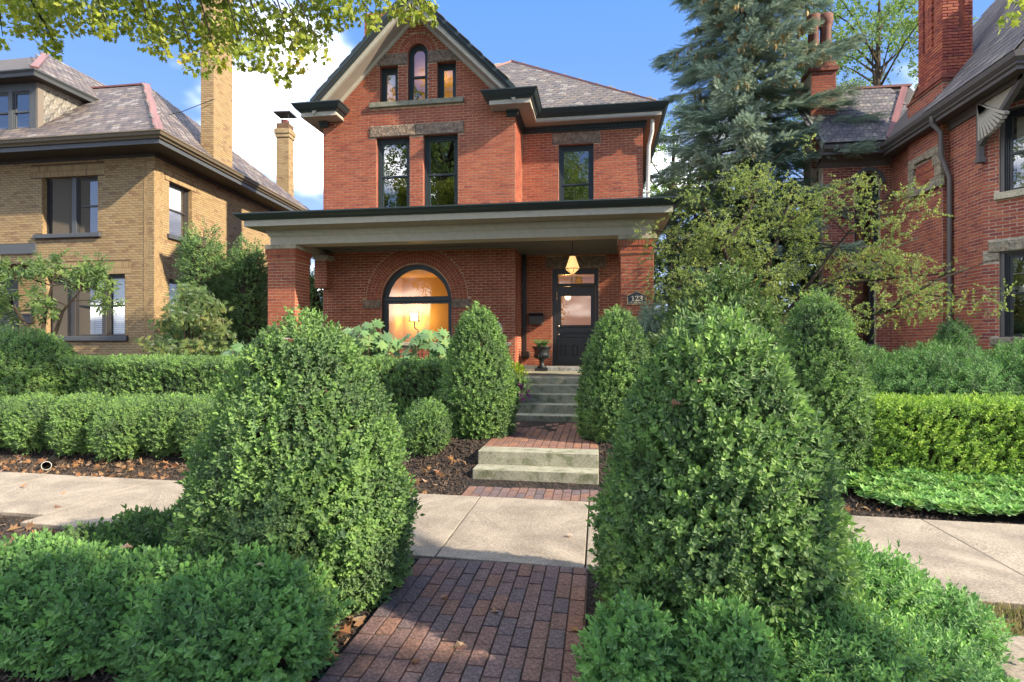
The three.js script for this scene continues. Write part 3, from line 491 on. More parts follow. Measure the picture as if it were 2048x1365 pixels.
  const ps = thing('porch_steps', 'grey concrete steps rising from the landing to the porch', 'steps', [-0.6, 0.33, -10]), hs = [0.2, 0.436, 0.59, 0.741, 0.885], zs = [-9.46, -9.74, -10.02, -10.3, -10.615];
  for (let i = 0; i < 4; i++) part(ps, 'step', uvm(rbox(-1.42 + i * 0.01, 0.38, 0.2, hs[i + 1], -10.66 + 0.002 * i, zs[i], 0.012), 1, R0(), R0()), mat.step);
  part(ps, 'step', uvm(rbox(-1.7, 0.40, 0.856, 1.006, -11.0, -10.60, 0.012), 1, 0.2, 0.5), mat.step);
}
// downspouts, address plaque, mailbox, lantern, urn, finial
{
  const d = thing('downspout', 'dark square downspout in the corner beside the entry wall', 'downspout', [-1.78, 1, -13.5]);
  part(d, 'pipe', box(-1.83, -1.745, 1.32, 3.8, ZB + 0.01, ZB + 0.11), mat.charcoal); part(d, 'boot', rbox(-1.845, -1.66, 1.28, 1.45, ZB + 0.008, ZB + 0.16, 0.02), mat.charcoal);
  const d2 = thing('downspout', 'pale downspout under the eave corner by the upper wing window', 'downspout', [1.15, 4.4, -13.6]);
  part(d2, 'pipe', tube([V(1.24, 6.88, -13.42), V(1.235, 6.6, -13.44), V(1.17, 6.3, -13.56), V(1.15, 5.4, -13.58), V(1.15, 4.2, -13.58)], 0.045, 10), mat.white); part(d2, 'strap', box(1.1, 1.2, 5.2, 5.24, -13.64, -13.52), mat.white);
  const font = await new FontLoader().loadAsync('fonts/droid/droid_serif_bold.typeface.json');
  const word = (s, size, cx, y, z, dep = 0.006) => { const g = new TextGeometry(s, { font, size, depth: dep, curveSegments: 4, bevelEnabled: false }); g.computeBoundingBox(); const b = g.boundingBox; return clean(g.translate(cx - (b.min.x + b.max.x) / 2, y, z)); };
  const pq = thing('address_plaque', 'dark arched address plaque with gold numbers on brick pillar', 'plaque', [0.712, 2.5, -10.79]);
  const shape = (i) => { const s = new THREE.Shape(); s.moveTo(0.534 + i, 2.39 + i); s.lineTo(0.889 - i, 2.39 + i); s.lineTo(0.889 - i, 2.565 - i * 0.5); s.bezierCurveTo(0.82, 2.575 - i, 0.78, 2.63 - i, 0.7115, 2.63 - i); s.bezierCurveTo(0.643, 2.63 - i, 0.603, 2.575 - i, 0.534 + i, 2.565 - i * 0.5); s.closePath(); return s; };
  const gold = M([0.52, 0.40, 0.20], { roughness: 0.5, metalness: 0.2 });
  part(pq, 'plate', extr(shape(0.006), -10.797, -10.782), M([0.028, 0.034, 0.05], { roughness: 0.5 })); part(pq, 'border', extr(shape(0), -10.797, -10.777, [new THREE.Path(shape(0.011).getPoints(16))]), gold);
  part(pq, 'number', word('123', 0.098, 0.712, 2.455, -10.782), M([0.62, 0.55, 0.40], { roughness: 0.5 })); part(pq, 'lettering', word('E DESHLER AVE', 0.031, 0.712, 2.411, -10.782), M([0.62, 0.55, 0.40], { roughness: 0.5 }));
  const tn2 = thing('transom_number', 'gold house number on the glass above the front door', 'number', [-0.55, 3.2, -13.7]);
  const tg = [['1', -0.66], ['2', -0.555], ['3', -0.445]]; for (const [s, x] of tg) { part(tn2, 'numeral', word(s, 0.125, x, 3.145, ZB - 0.155, 0.004), M([0.50, 0.36, 0.13], { roughness: 0.4, metalness: 0.5 })); part(tn2, 'numeral_outline', word(s, 0.137, x + 0.006, 3.139, ZB - 0.159, 0.003), mat.charcoal); }
  const mb = thing('wall_mailbox', 'grey metal mailbox fixed to the brick beside the door', 'mailbox', [-1.5, 2.1, -13.57]), gm = M([0.085, 0.085, 0.075], { roughness: 0.55, metalness: 0.4 });
  part(mb, 'body', rbox(-1.68, -1.335, 2.11, 2.31, ZB + 0.004, ZB + 0.10, 0.012), gm); part(mb, 'lid', [bar(V(-1.507, 2.36, ZB + 0.03), V(-1.507, 2.31, ZB + 0.13), 0.36, 0.012), box(-1.685, -1.33, 2.30, 2.385, ZB + 0.003, ZB + 0.03)], mat.iron); part(mb, 'paper_hook', tube([V(-1.6, 2.11, ZB + 0.06), V(-1.6, 2.08, ZB + 0.08), V(-1.42, 2.08, ZB + 0.08), V(-1.42, 2.11, ZB + 0.06)], 0.006, 6), mat.iron);
  const ln = thing('pendant_lantern', 'glowing faceted pendant lantern hanging from the porch ceiling', 'lantern', [-0.543, 3.08, -11.8]), shade = M([0.85, 0.62, 0.33], { emissive: lin(1, 0.58, 0.20), emissiveIntensity: 0.55, roughness: 0.5 });
  const c6 = (r, y, k, n = 6) => V(-0.543 + r * Math.cos((k + 0.25) * Math.PI * 2 / n), y, -11.8 + r * Math.sin((k + 0.25) * Math.PI * 2 / n));
  for (let k = 0; k < 6; k++) { part(ln, 'glass_panel', poly([[c6(0.155, 3.215, k + 1), c6(0.155, 3.215, k), c6(0.06, 3.48, k), c6(0.06, 3.48, k + 1)]]), shade); part(ln, 'glass_panel', poly([[c6(0.155, 3.212, k), c6(0.155, 3.212, k + 1), V(-0.543, 3.08, -11.8)]]), shade); }
  part(ln, 'frame', [...[0, 1, 2, 3, 4, 5].flatMap((k) => [tube([c6(0.157, 3.213, k), c6(0.157, 3.213, k + 1)], 0.007, 5), tube([c6(0.157, 3.213, k), V(-0.543, 3.078, -11.8)], 0.005, 5)]), lathe([[0, 3.475], [0.065, 3.475], [0.05, 3.495], [0, 3.5]], 6).translate(-0.543, 0, -11.8)], mat.iron);
  part(ln, 'cord', tube([V(-0.543, 3.49, -11.8), V(-0.543, 3.834, -11.8)], 0.006, 6), mat.iron); part(ln, 'canopy', lathe([[0, 3.81], [0.06, 3.815], [0.06, 3.834], [0, 3.834]], 20).translate(-0.543, 0, -11.8), mat.soffit);
  const pl = new THREE.PointLight(lin(1, 0.6, 0.25), 5); pl.name = 'lantern_light'; pl.position.set(0, 0.16, 0); pl.castShadow = true; ln.add(pl);
  const ur = thing('cast_iron_urn', 'black cast iron urn on a pedestal foot beside front door', 'urn', [-1.32, 1.0, -13.1]), X = -1.32, Z = -13.1, at = (g) => g.translate(X, 1.0, Z);
  part(ur, 'foot', at(new RoundedBoxGeometry(0.30, 0.07, 0.30, 2, 0.01).translate(0, 0.035, 0)), mat.iron); part(ur, 'stem', at(lathe([[0, 0.07], [0.12, 0.07], [0.10, 0.10], [0.055, 0.15], [0.05, 0.20], [0.065, 0.225], [0.055, 0.245], [0.09, 0.27], [0, 0.27]], 24)), mat.iron);
  part(ur, 'bowl', at(lathe([[0, 0.26], [0.09, 0.27], [0.15, 0.315], [0.18, 0.36], [0.185, 0.385], [0.175, 0.40], [0.175, 0.46], [0.20, 0.53], [0.245, 0.555], [0.25, 0.57], [0.22, 0.575], [0.17, 0.53], [0, 0.53]], 28)), mat.iron);
  for (let k = 0; k < 18; k++) { const a = k / 18 * Math.PI * 2; part(ur, 'gadroon', at(new THREE.SphereGeometry(0.024, 6, 5).scale(0.9, 2.1, 0.9).rotateX(0.5).translate(0, 0.33, 0.165).rotateY(a)), mat.iron); }
  const fn = thing('pinecone_finial', 'dark grey pinecone finial standing on the porch wall coping', 'finial', [-2.0, 1.675, -10.97]), fm = M([0.045, 0.05, 0.06], { roughness: 0.55 });
  const core = part(fn, 'cone', lathe([[0, 0.10], [0.07, 0.12], [0.10, 0.2], [0.10, 0.26], [0.07, 0.35], [0.03, 0.41], [0, 0.42]], 20).translate(-2.0, 1.675, -10.97), fm); part(fn, 'base', lathe([[0, 0], [0.10, 0], [0.10, 0.03], [0.05, 0.06], [0.05, 0.09], [0.08, 0.12], [0, 0.12]], 20).translate(-2.0, 1.675, -10.97), fm);
  const scl = [];
  for (let j = 0; j < 8; j++) for (let k = 0; k < 11; k++) { const y = 0.14 + j * 0.034, r = 0.108 * Math.sin(Math.PI * clamp((y - 0.02) / 0.46, 0, 1)), a = (k + (j % 2) / 2) / 11 * Math.PI * 2; scl.push(new THREE.ConeGeometry(0.024, 0.035, 4).rotateX(0.9).translate(0, y, r).rotateY(a).translate(-2.0, 1.675, -10.97)); }
  stuff(part(core, 'scales', scl, fm));
}

// ---------------------------------------------------------------- the buff brick house next door
{
  const house2 = thing('buff_brick_house', 'buff brick house with dormer, slate roof and tall chimneys beyond the hedge', 'house', [-14, 0.3, -16]);
  const P = new Pieces(house2, 300), SG = new Pieces(house2, 300, M([1, 1, 1], { roughness: 0.7, map: T.slate, bumpMap: T.bumpy, bumpScale: 0.003 }));
  const ZL = -13.2, blue = M([0.075, 0.085, 0.095], { roughness: 0.6, map: T.grain }), bronze = M([0.17, 0.135, 0.085], { roughness: 0.6, map: T.grain }), brown = M([0.055, 0.042, 0.033], { roughness: 0.7, map: T.grain }), frame = M([0.050, 0.047, 0.048], { roughness: 0.55, map: T.grain }), blindM = M([0.80, 0.79, 0.72], { roughness: 0.8 });
  const mort = M([0.17, 0.10, 0.055], { roughness: 0.95, map: T.fine });
  const W = [[-15.082, -13.343, 4.62, 6.18], [-14.954, -12.518, 1.83, 3.5]];
  part(house2, 'wall', uvm(extr([[-21, 0.3], [-11.637, 0.3], [-11.637, 6.62], [-21, 6.62]], ZL - 0.3, ZL - 0.004, W.map((w) => rectHole(...w)))), [mort, mat.revealBuff]);
  const opt = { course: 0.065, len: 0.2, joint: 0.0085 }, ops = [...W, [-15.45, -13.14, 6.18, 6.49], [-15.3, -12.33, 3.5, 3.84], [-15.31, -13.23, 4.5, 4.62], [-15.1, -12.41, 1.70, 1.83]].map((o) => [o[0] + 21, o[1] + 21, o[2] - 0.3, o[3] - 0.3]);
  lay(P, V(-21, 0.3, ZL), V(1, 0, 0), V(0, 0, 1), 6.305, free(3.6, 9.367, ops), BUFF, { ...opt, seed: 101 });
  const soldier = (x0, x1, y0, y1, sd) => { const h = (y1 - y0) / 2; for (const k of [0, 1]) lay(P, V(x0, y0 + k * h, ZL), V(1, 0, 0), V(0, 0, 1), h + 1e-3, free(0, x1 - x0, []), BUFF, { course: h, len: 0.066, joint: 0.0085, seed: sd + k, odd: k }); };
  soldier(-15.45, -13.14, 6.18, 6.49, 111); soldier(-15.3, -12.33, 3.5, 3.84, 113);
  part(house2, 'sill', uvm(rbox(-15.31, -13.23, 4.505, 4.618, ZL - 0.1, ZL + 0.07, 0.01)), blue); part(house2, 'sill', uvm(rbox(-15.1, -12.41, 1.705, 1.828, ZL - 0.1, ZL + 0.07, 0.01)), blue);
  const blind = (w, x0, x1, y0, y1, z, turn = 0.5) => { const l = []; for (let y = y0 + 0.03; y < y1 - 0.02; y += 0.052) l.push(new THREE.BoxGeometry(x1 - x0, 0.003, 0.048).rotateX(turn).translate((x0 + x1) / 2, y, z)); l.push(box(x0, x1, y1 - 0.03, y1, z - 0.03, z + 0.03)); stuff(part(w, 'blind', l, blindM)); };
  const many = (ws, y0, y1, rail, dim) => ws.forEach(([a, b], i) => { const w = sash(house2, a, b, y0, y1, ZL, rail, { m: frame, f: 0.06, s: 0.045, set: 0.13, g: mat.glass }); blind(w, a + 0.09, b - 0.09, y0 + 0.08, y1 - 0.08, ZL - 0.235, dim[i]); });
  many([[-15.082, -14.25], [-14.11, -13.343]], 4.62, 6.18, 5.39, [-0.55, -0.55]); many([[-14.954, -14.25], [-14.14, -13.275], [-13.175, -12.518]], 1.83, 3.5, 2.665, [-0.9, -0.2, -1.1]);
  part(house2, 'mullion', box(-14.25, -14.11, 4.62, 6.18, ZL - 0.2, ZL - 0.10), blue); part(house2, 'mullion', box(-14.25, -14.14, 1.83, 3.5, ZL - 0.2, ZL - 0.08), frame); part(house2, 'mullion', box(-13.275, -13.175, 1.83, 3.5, ZL - 0.2, ZL - 0.08), frame);
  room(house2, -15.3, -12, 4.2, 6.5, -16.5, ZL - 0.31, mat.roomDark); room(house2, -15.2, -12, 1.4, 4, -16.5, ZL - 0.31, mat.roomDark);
  // side wall, slightly out of square
  const C = V(-11.633, 0.3, ZL), d = V(-0.0958, 0, -0.9954), n = V(0.9954, 0, -0.0958), up = V(0, 1, 0);
  const SW = [[0.6, 1.58, 4.64, 6.12], [0.6, 1.5, 1.9, 3.42]];
  XF = basis(d, up, n, V(C.x, 0, C.z));
  part(house2, 'wall', uvm(extr([[0.02, 0.3], [9.9, 0.3], [9.9, 6.62], [0.02, 6.62]], -0.3, -0.004, SW.map((w) => rectHole(...w)))), [mort, mat.revealBuff]);
  SW.forEach(([a, b, y0, y1], i) => { const w = sash(house2, a, b, y0, y1, 0, (y0 + y1) / 2, { m: frame, f: 0.06, s: 0.045, set: 0.10 }); blind(w, a + 0.09, b - 0.09, y0 + 0.08, y1 - 0.08, -0.21, -0.6); part(house2, 'sill', uvm(rbox(a - 0.09, b + 0.09, y0 - 0.12, y0 - 0.002, -0.08, 0.07, 0.01)), blue); });
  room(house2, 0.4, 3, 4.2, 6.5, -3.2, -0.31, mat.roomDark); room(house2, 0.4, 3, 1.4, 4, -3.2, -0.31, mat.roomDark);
  const ch = part(house2, 'chimney', uvm(box(1.934, 2.946, 6.96, 13.4, 0.054, 0.446)), mort, 'tall buff brick chimney breaking through the eave'), ch2 = part(house2, 'chimney', uvm(box(9.0, 9.5, 6.6, 11.0, -1.1, -0.56)), mort, 'shorter buff brick chimney with metal hood');
  part(ch2, 'collar', uvm(box(8.93, 9.57, 10.55, 10.75, -1.17, -0.49)), M([0.42, 0.30, 0.15], { map: T.fine })); part(ch2, 'collar', uvm(box(8.96, 9.54, 10.40, 10.55, -1.14, -0.52)), M([0.42, 0.30, 0.15], { map: T.fine })); part(ch2, 'hood', [box(8.9, 9.6, 11.42, 11.47, -1.2, -0.46), ...[[8.98, -1.1], [9.5, -1.1], [8.98, -0.58], [9.5, -0.58]].map(([a, b]) => box(a, a + 0.02, 11, 11.42, b, b + 0.02))], mat.charcoal); part(ch2, 'flue', box(9.12, 9.4, 11, 11.2, -0.95, -0.7), mat.copper);
  part(ch2, 'flashing', [0, 1, 2, 3, 4].map((k) => box(8.97, 9.0, 6.7 + k * 0.16, 6.9 + k * 0.16, -0.56 - k * 0.11, -0.45 - k * 0.11)), mat.copper);
  XF = null;
  const loc = (s, y, o) => C.clone().setY(y).addScaledVector(d, s).addScaledVector(n, o);
  lay(P, C, d, n, 6.305, free(0, 9.9, [...SW, [0.4, 1.85, 6.12, 6.4], [0.5, 1.67, 4.52, 4.64], [0.5, 1.6, 1.78, 1.9]].map((o) => [o[0], o[1], o[2] - 0.3, o[3] - 0.3])), BUFF, { ...opt, seed: 103, odd: 1 });
  for (const k of [0, 1]) lay(P, C.clone().setY(6.12 + k * 0.14).addScaledVector(d, 0.4), d, n, 0.141, free(0, 1.45, []), BUFF, { course: 0.14, len: 0.066, joint: 0.0085, seed: 115 + k, odd: k });
  lay(P, loc(1.93, 6.98, 0.45), d, n, 6.4, free(0, 1.02, []), BUFF, { ...opt, parent: ch, seed: 104 }); lay(P, loc(1.93, 6.98, 0.05), n, d.clone().negate(), 6.4, free(0, 0.4, []), BUFF, { ...opt, parent: ch, seed: 105 });
  lay(P, loc(8.996, 6.6, -0.555), d, n, 3.8, free(0, 0.51, []), BUFF, { ...opt, parent: ch2, seed: 106 }); lay(P, loc(8.996, 6.6, -1.1), n, d.clone().negate(), 3.8, free(0, 0.545, []), BUFF, { ...opt, parent: ch2, seed: 107 });
  P.finish('brickwork');
  // eaves
  const path = [[-21, -12.55], [-10.917, -12.55], [-11.95, -23.2]];
  part(house2, 'fascia', sweep(path, [[-0.03, 6.68], [0, 6.68], [0, 6.795], [-0.03, 6.795]], -1), blue); part(house2, 'gutter', sweep(path, [[0, 6.80], [0.04, 6.80], [0.06, 6.84], [0.11, 6.87], [0.13, 6.93], [0.15, 6.95], [0.15, 6.975], [-0.05, 6.975], [-0.05, 6.80]], -1), bronze);
  part(house2, 'soffit', solid([V(-21, 6.70, -13.19), V(-11.64, 6.70, -13.19), V(-10.94, 6.70, -12.58), V(-21, 6.70, -12.58)].reverse(), 0.02), brown); part(house2, 'soffit', solid([V(-11.625, 6.70, -13.19), loc(9.9, 6.70, 0.01), loc(9.9, 6.70, 0.63), V(-10.94, 6.70, -12.58)].reverse(), 0.02), brown);
  part(house2, 'frieze', sweep([[-21, ZL + 0.002], [-11.631, ZL + 0.002], [-12.58, -23.1]], [[0, 6.585], [0.03, 6.585], [0.035, 6.66], [0.06, 6.697], [0, 6.697]], -1), brown);
  // roofs
  const K = V(-10.95, 6.95, -12.58), Ap = V(-14.07, 9.71, -15.64), Bk = V(-12.0, 6.95, -23.2), SPL = [[0.17, 0.135, 0.13], [0.13, 0.105, 0.11], [0.22, 0.175, 0.155], [0.11, 0.095, 0.10], [0.27, 0.22, 0.18], [0.34, 0.31, 0.29]].map((c) => lin(...c));
  part(house2, 'roof', solid([V(-21, 6.95, -12.58), K, Ap, V(-21, 9.71, -15.64)], 0.06), mat.slateBack); part(house2, 'roof', solid([K, Bk, Ap], 0.06), mat.slateBack);
  const sg2 = slateGeo(0.205, 0.34, 0.013, 0.05), fv = V(0, 2.76, -3.06).normalize(), fl = Math.hypot(2.76, 3.06);
  slates(SG, V(-17, 6.97, -12.58), V(1, 0, 0), fv, [[0, 0], [6.05, 0], [2.95, fl], [0, fl]], 0.21, 0.17, sg2, SPL, 121);
  const ru = Bk.clone().sub(K).normalize(), rel = Ap.clone().sub(K), rv0 = rel.clone().addScaledVector(ru, -rel.dot(ru)), rv = rv0.clone().normalize();
  slates(SG, K.clone().add(V(0, 0.02, 0)), ru, rv, [[0, 0], [Bk.distanceTo(K), 0], [rel.dot(ru), rv0.length()]], 0.21, 0.17, sg2, SPL, 122);
  const cap = (a, b, w = 0.16) => part(house2, 'hip_cap', bar(a.clone().add(V(0, 0.07, 0)), b.clone().add(V(0, 0.07, 0)), w, 0.05), mat.copperPink);
  cap(K, Ap, 0.2); cap(Ap, V(-18, 9.71, -15.64), 0.12);
  // dormer
  const E = V(-14.93, 8.96, -12.85), Pk = V(-17.75, 10.97, -15.67);
  const dw = part(house2, 'dormer', uvm(extr([[-18.5, 7.2], [-15.23, 7.2], [-15.23, 8.85], [-18.5, 8.85]], ZL - 0.12, ZL + 0.02, [rectHole(-16.05, -15.44, 7.45, 8.62), rectHole(-16.75, -16.12, 7.45, 8.62)])), blue, 'dormer clad in slate with paired blue-grey windows');
  part(dw, 'cheek', poly([[V(-15.23, 7.4, -13.2), V(-15.23, 7.45, -13.3), V(-15.23, 8.85, -14.72), V(-15.23, 8.85, -13.2)]]), mat.slateBack);
  part(dw, 'corner_board', box(-15.26, -15.19, 7.25, 8.8, -13.34, -13.172), M([0.20, 0.17, 0.14], { map: T.grain })); part(dw, 'dormer_sill', box(-18.5, -15.16, 7.36, 7.44, -13.2, -13.12), blue);
  for (const [a, b] of [[-16.05, -15.44], [-16.75, -16.12]]) sash(house2, a, b, 7.45, 8.62, ZL + 0.05, 8.03, { m: blue, f: 0.05, s: 0.045, set: 0.03 });
  room(house2, -16.9, -15.3, 7.3, 8.7, -14.6, ZL - 0.13, mat.roomDark);
  const sc = slateGeo(0.25, 0.34, 0.014, 0.12), SPG = [[0.34, 0.315, 0.27], [0.30, 0.28, 0.245], [0.38, 0.35, 0.30], [0.25, 0.24, 0.22]].map((c) => lin(...c));
  slates(SG, V(-15.235, 7.3, -13.2), V(0, 0, -1), up, [[0.14, 0.1], [0.14, 1.5], [1.6, 1.52]], 0.25, 0.19, sc, SPG, 123); SG.finish('slates');
  part(dw, 'dormer_fascia', sweep([[-18.5, E.z], [E.x, E.z], [E.x, -14.85]], [[-0.02, 8.82], [0.0, 8.82], [0.02, 8.9], [0.07, 8.955], [0.07, 8.985], [-0.02, 8.985]], -1), blue); part(dw, 'dormer_soffit', box(-18.5, E.x - 0.01, 8.83, 8.85, -14.9, E.z - 0.01), brown);
  part(house2, 'roof', solid([V(-20, 8.97, -12.85), E, Pk, V(-20, 10.97, -15.67)], 0.05), mat.slateBack); part(house2, 'roof', solid([E, V(E.x, 8.97, -14.9), V(-17.75, 10.97, -18.2), Pk], 0.05), mat.slateBack);
  const SG2 = new Pieces(house2, 0, SG.base), dv = V(-2.82, 2.0, 0).normalize(); slates(SG2, V(E.x, 8.99, E.z), V(0, 0, -1), dv, [[0, 0], [2.0, 0], [5.35, 3.46], [2.82, 3.46]], 0.21, 0.17, sg2, SPL, 124); SG2.finish('slates');
  cap(E, Pk, 0.16); cap(V(-15.1, 9.0, -14.9), V(-15.9, 9.6, -15.6), 0.2);
  // side porch at the far end: roof edge, door, rail
  part(house2, 'porch_band', box(-21, -15.26, 4.1, 4.38, ZL, ZL + 0.05), blue); part(house2, 'porch_roof', uvm(solid([V(-21, 3.98, -13.2), V(-21, 3.72, -11.9), V(-15.45, 3.72, -11.9), V(-15.3, 3.98, -13.2)], 0.12)), brown); part(house2, 'side_door', box(-17.2, -15.84, 1.0, 3.4, ZL - 0.02, ZL + 0.02), M([0.02, 0.025, 0.03], { roughness: 0.5 })); part(house2, 'porch_floor', box(-21, -15.3, 0.3, 1.0, -13.19, -11.9), mat.step);
  part(house2, 'porch_rail', [box(-21, -15.4, 1.72, 1.80, -12.02, -11.96)], blue); for (let x = -17.4; x < -15.4; x += 0.16) part(house2, 'baluster', box(x, x + 0.05, 1.0, 1.72, -12.01, -11.97), blue);
  const mb = thing('letter_box', 'small dark letter box on the buff brick beside the neighbouring door', 'mailbox', [-15.6, 2.2, -13.15]); part(mb, 'body', rbox(-15.62, -15.3, 2.18, 2.42, -13.19, -13.08, 0.01), mat.charcoal); part(mb, 'lid', rbox(-15.64, -15.28, 2.40, 2.45, -13.19, -13.05, 0.01), mat.charcoal);
  const wi = thing('service_wire', 'thin dark wire running from the buff chimney to roof', 'wire', [-11.6, 8, -15]); part(wi, 'cable', tube([V(-11.3, 8.9, -15.1), V(-12.2, 8.5, -14.9), V(-13.1, 8.25, -14.7)], 0.012, 5), mat.charcoal); part(wi, 'clip', new THREE.SphereGeometry(0.03, 8, 6).translate(-13.1, 8.25, -14.7), mat.charcoal);
}
// ---------------------------------------------------------------- the tall old brick house on the other side
{
  const h3 = thing('gabled_brick_house', 'tall weathered brick house with stone panels, steep slate roof and big chimney', 'house', [9, 0.3, -14]);
  const P = new Pieces(h3, 300), SG = new Pieces(h3, 300, M([1, 1, 1], { roughness: 0.75, map: T.slate, bumpMap: T.bumpy, bumpScale: 0.004 })), up = V(0, 1, 0);
  const grey = M([0.115, 0.105, 0.10], { roughness: 0.6, map: T.grain }), pale = M([0.42, 0.40, 0.33], { roughness: 0.7, map: T.grain }), stoneM = M([0.36, 0.32, 0.235], { roughness: 0.95, map: T.rockCol, bumpMap: T.rock, bumpScale: 0.018 }), mort = M([0.62, 0.53, 0.41], { roughness: 0.95, map: T.fine }), black = M([0.016, 0.02, 0.024], { roughness: 0.4 });
  const opt = { course: 0.068, len: 0.215, joint: 0.0145 };
  // side wall facing the red house
  part(h3, 'wall', uvm(box(7.604, 7.9, 0.3, 6.7, -16.3, -12.5)), mort); lay(P, V(7.6, 0.3, -16), V(0, 0, 1), V(-1, 0, 0), 6.2, free(0, 3.5, []), OLD, { ...opt, seed: 201 });
  // chimney breast and shaft
  const br = part(h3, 'chimney', uvm(box(7.464, 8.04, 0.3, 7.4, -15.0, -13.604)), mort, 'massive brick chimney breast with recessed panels');
  lay(P, V(7.46, 0.3, -15.0), V(0, 0, 1), V(-1, 0, 0), 7.1, free(0, 1.4, [[0.12, 1.27, 4.83, 5.72]]), OLD, { ...opt, parent: br, seed: 202 }); lay(P, V(7.46, 0.3, -13.6), V(1, 0, 0), V(0, 0, 1), 7.1, free(0, 0.6, []), OLD, { ...opt, parent: br, seed: 203, odd: 1 });
  part(br, 'shaft', uvm(box(7.504, 8.05, 7.4, 13.6, -14.5, -13.644)), mat.reveal);
  lay(P, V(7.46, 7.6, -14.54), V(0, 0, 1), V(-1, 0, 0), 6, free(0, 0.94, [[0.2, 0.36, 0.75, 4.2], [0.56, 0.72, 0.75, 4.2]]), OLD, { ...opt, parent: br, seed: 204, depth: 0.045 }); lay(P, V(7.46, 7.6, -13.6), V(1, 0, 0), V(0, 0, 1), 6, free(0, 0.61, [[0.34, 0.44, 0.95, 4.2]]), OLD, { ...opt, parent: br, seed: 205, odd: 1, depth: 0.045 });
  for (let k = 0; k < 3; k++) part(br, 'band', uvm(box(7.43 - 0.02 * (k % 2), 8.07, 7.40 + k * 0.068, 7.455 + k * 0.068, -14.58 - (k ? 0 : 0.42), -13.57 + 0.02 * (k % 2))), M([0.30, 0.08, 0.05], { map: T.fine }));
  part(br, 'shoulder', solid([V(7.45, 7.4, -15.0), V(7.45, 7.75, -14.52), V(8.04, 7.75, -14.52), V(8.04, 7.4, -15.0)].reverse(), 0.05), mort);
  part(br, 'flashing', [0, 1, 2, 3, 4, 5, 6].map((k) => box(7.6 + k * 0.07, 7.68 + k * 0.07, 6.75 + k * 0.1, 7.0 + k * 0.1, -13.60, -13.585)), mat.copper);
  // stone panel on the breast
  const sp = (z0, z1, y0, y1) => part(br, 'stone_block', uvm(rbox(7.40, 7.5, y0, y1, z0, z1, 0.015)), stoneM);
  sp(-14.88, -14.62, 5.12, 5.5); sp(-14.88, -14.66, 5.5, 5.78); sp(-14.88, -14.6, 5.78, 6.03); sp(-14.62, -13.98, 5.12, 5.28); sp(-13.98, -13.56, 5.12, 5.36); sp(-13.8, -13.56, 5.36, 5.62); sp(-13.88, -13.56, 5.62, 5.85); sp(-14.6, -14.1, 5.88, 6.03); sp(-14.1, -13.56, 5.85, 6.05);
  lay(P, V(7.455, 5.28, -14.66), V(0, 0, 1), V(-1, 0, 0), 0.6, free(0, 0.85, []), OLD, { ...opt, parent: br, seed: 206 });
  // canted front
  const C2 = V(7.58, 0.3, -12.5), d2 = V(0.651, 0, 0.759), n2 = V(-0.759, 0, 0.651), WA = [[0.27, 1.5, 4.6, 6.2], [0.27, 1.5, 1.77, 3.44]];
  lay(P, C2, d2, n2, 6.2, free(0, 2.6, [...WA, [0.02, 0.27, 3.27, 3.44], [0.10, 1.7, 3.44, 3.66], [0.2, 1.7, 4.46, 4.6], [0.14, 1.7, 1.62, 1.77]].map((o) => [o[0], o[1], o[2] - 0.3, o[3] - 0.3])), OLD, { ...opt, seed: 207 });
  XF = basis(d2, up, n2, V(C2.x, 0, C2.z));
  part(h3, 'wall', uvm(extr([[0.01, 0.3], [2.6, 0.3], [2.6, 6.5], [0.01, 6.5]], -0.3, -0.004, WA.map((w) => rectHole(...w)))), [mort, mat.reveal]);
  for (const [a, b, y0, y1] of WA) { part(h3, 'window_casing', extr(rectHole(a, b, y0, y1), -0.16, -0.03, [rectHole(a + 0.07, b - 0.07, y0 + 0.02, y1 - 0.03)]), grey); sash(h3, a + 0.07, b - 0.07, y0 + 0.02, y1 - 0.03, 0, y0 + (y1 - y0) * (y0 < 3 ? 0.51 : 0.46), { m: black, f: 0.05, s: 0.05, set: 0.07 }); }
  part(h3, 'lintel', uvm(extr(rectHole(0.10, 1.7, 3.44, 3.66), -0.1, 0.03, [], 0.015)), stoneM); part(h3, 'lintel', uvm(extr(rectHole(0.015, 0.265, 3.275, 3.435), -0.1, 0.02, [], 0.012)), stoneM); part(h3, 'sill', uvm(rbox(0.2, 1.7, 4.465, 4.598, -0.1, 0.07, 0.01)), mat.limestone); part(h3, 'sill', uvm(rbox(0.14, 1.7, 1.625, 1.768, -0.1, 0.07, 0.01)), stoneM);
  const lead = []; for (let k = 0; k < 5; k++) lead.push(box(0.42 + k * 0.2, 0.428 + k * 0.2, 2.68, 3.32, -0.125, -0.115)); lead.push(box(0.38, 1.4, 3.0, 3.008, -0.125, -0.115), box(0.38, 1.4, 2.70, 2.708, -0.125, -0.115)); for (let k = 0; k < 10; k++) lead.push(bar(V(0.42 + k * 0.1, 2.70 + (k % 2) * 0.06, -0.12), V(0.52 + k * 0.1, 2.70 + ((k + 1) % 2) * 0.06, -0.12), 0.008, 0.008));
  stuff(part(h3, 'leaded_tracery', lead, M([0.22, 0.23, 0.24], { metalness: 0.4, roughness: 0.5 })));
  room(h3, 0.1, 2.4, 4.2, 6.4, -2.4, -0.31, mat.roomDark); room(h3, 0.1, 2.4, 1.4, 3.8, -2.4, -0.31, mat.roomDark);
  part(h3, 'curtain', box(0.42, 0.62, 4.7, 6.1, -0.42, -0.40), M([0.5, 0.48, 0.36]));
  XF = null;
  // eave, soffit and the fan bracket
  const ep = [[10.2, -11.05], [7.25, -11.05], [7.25, -15.95]];
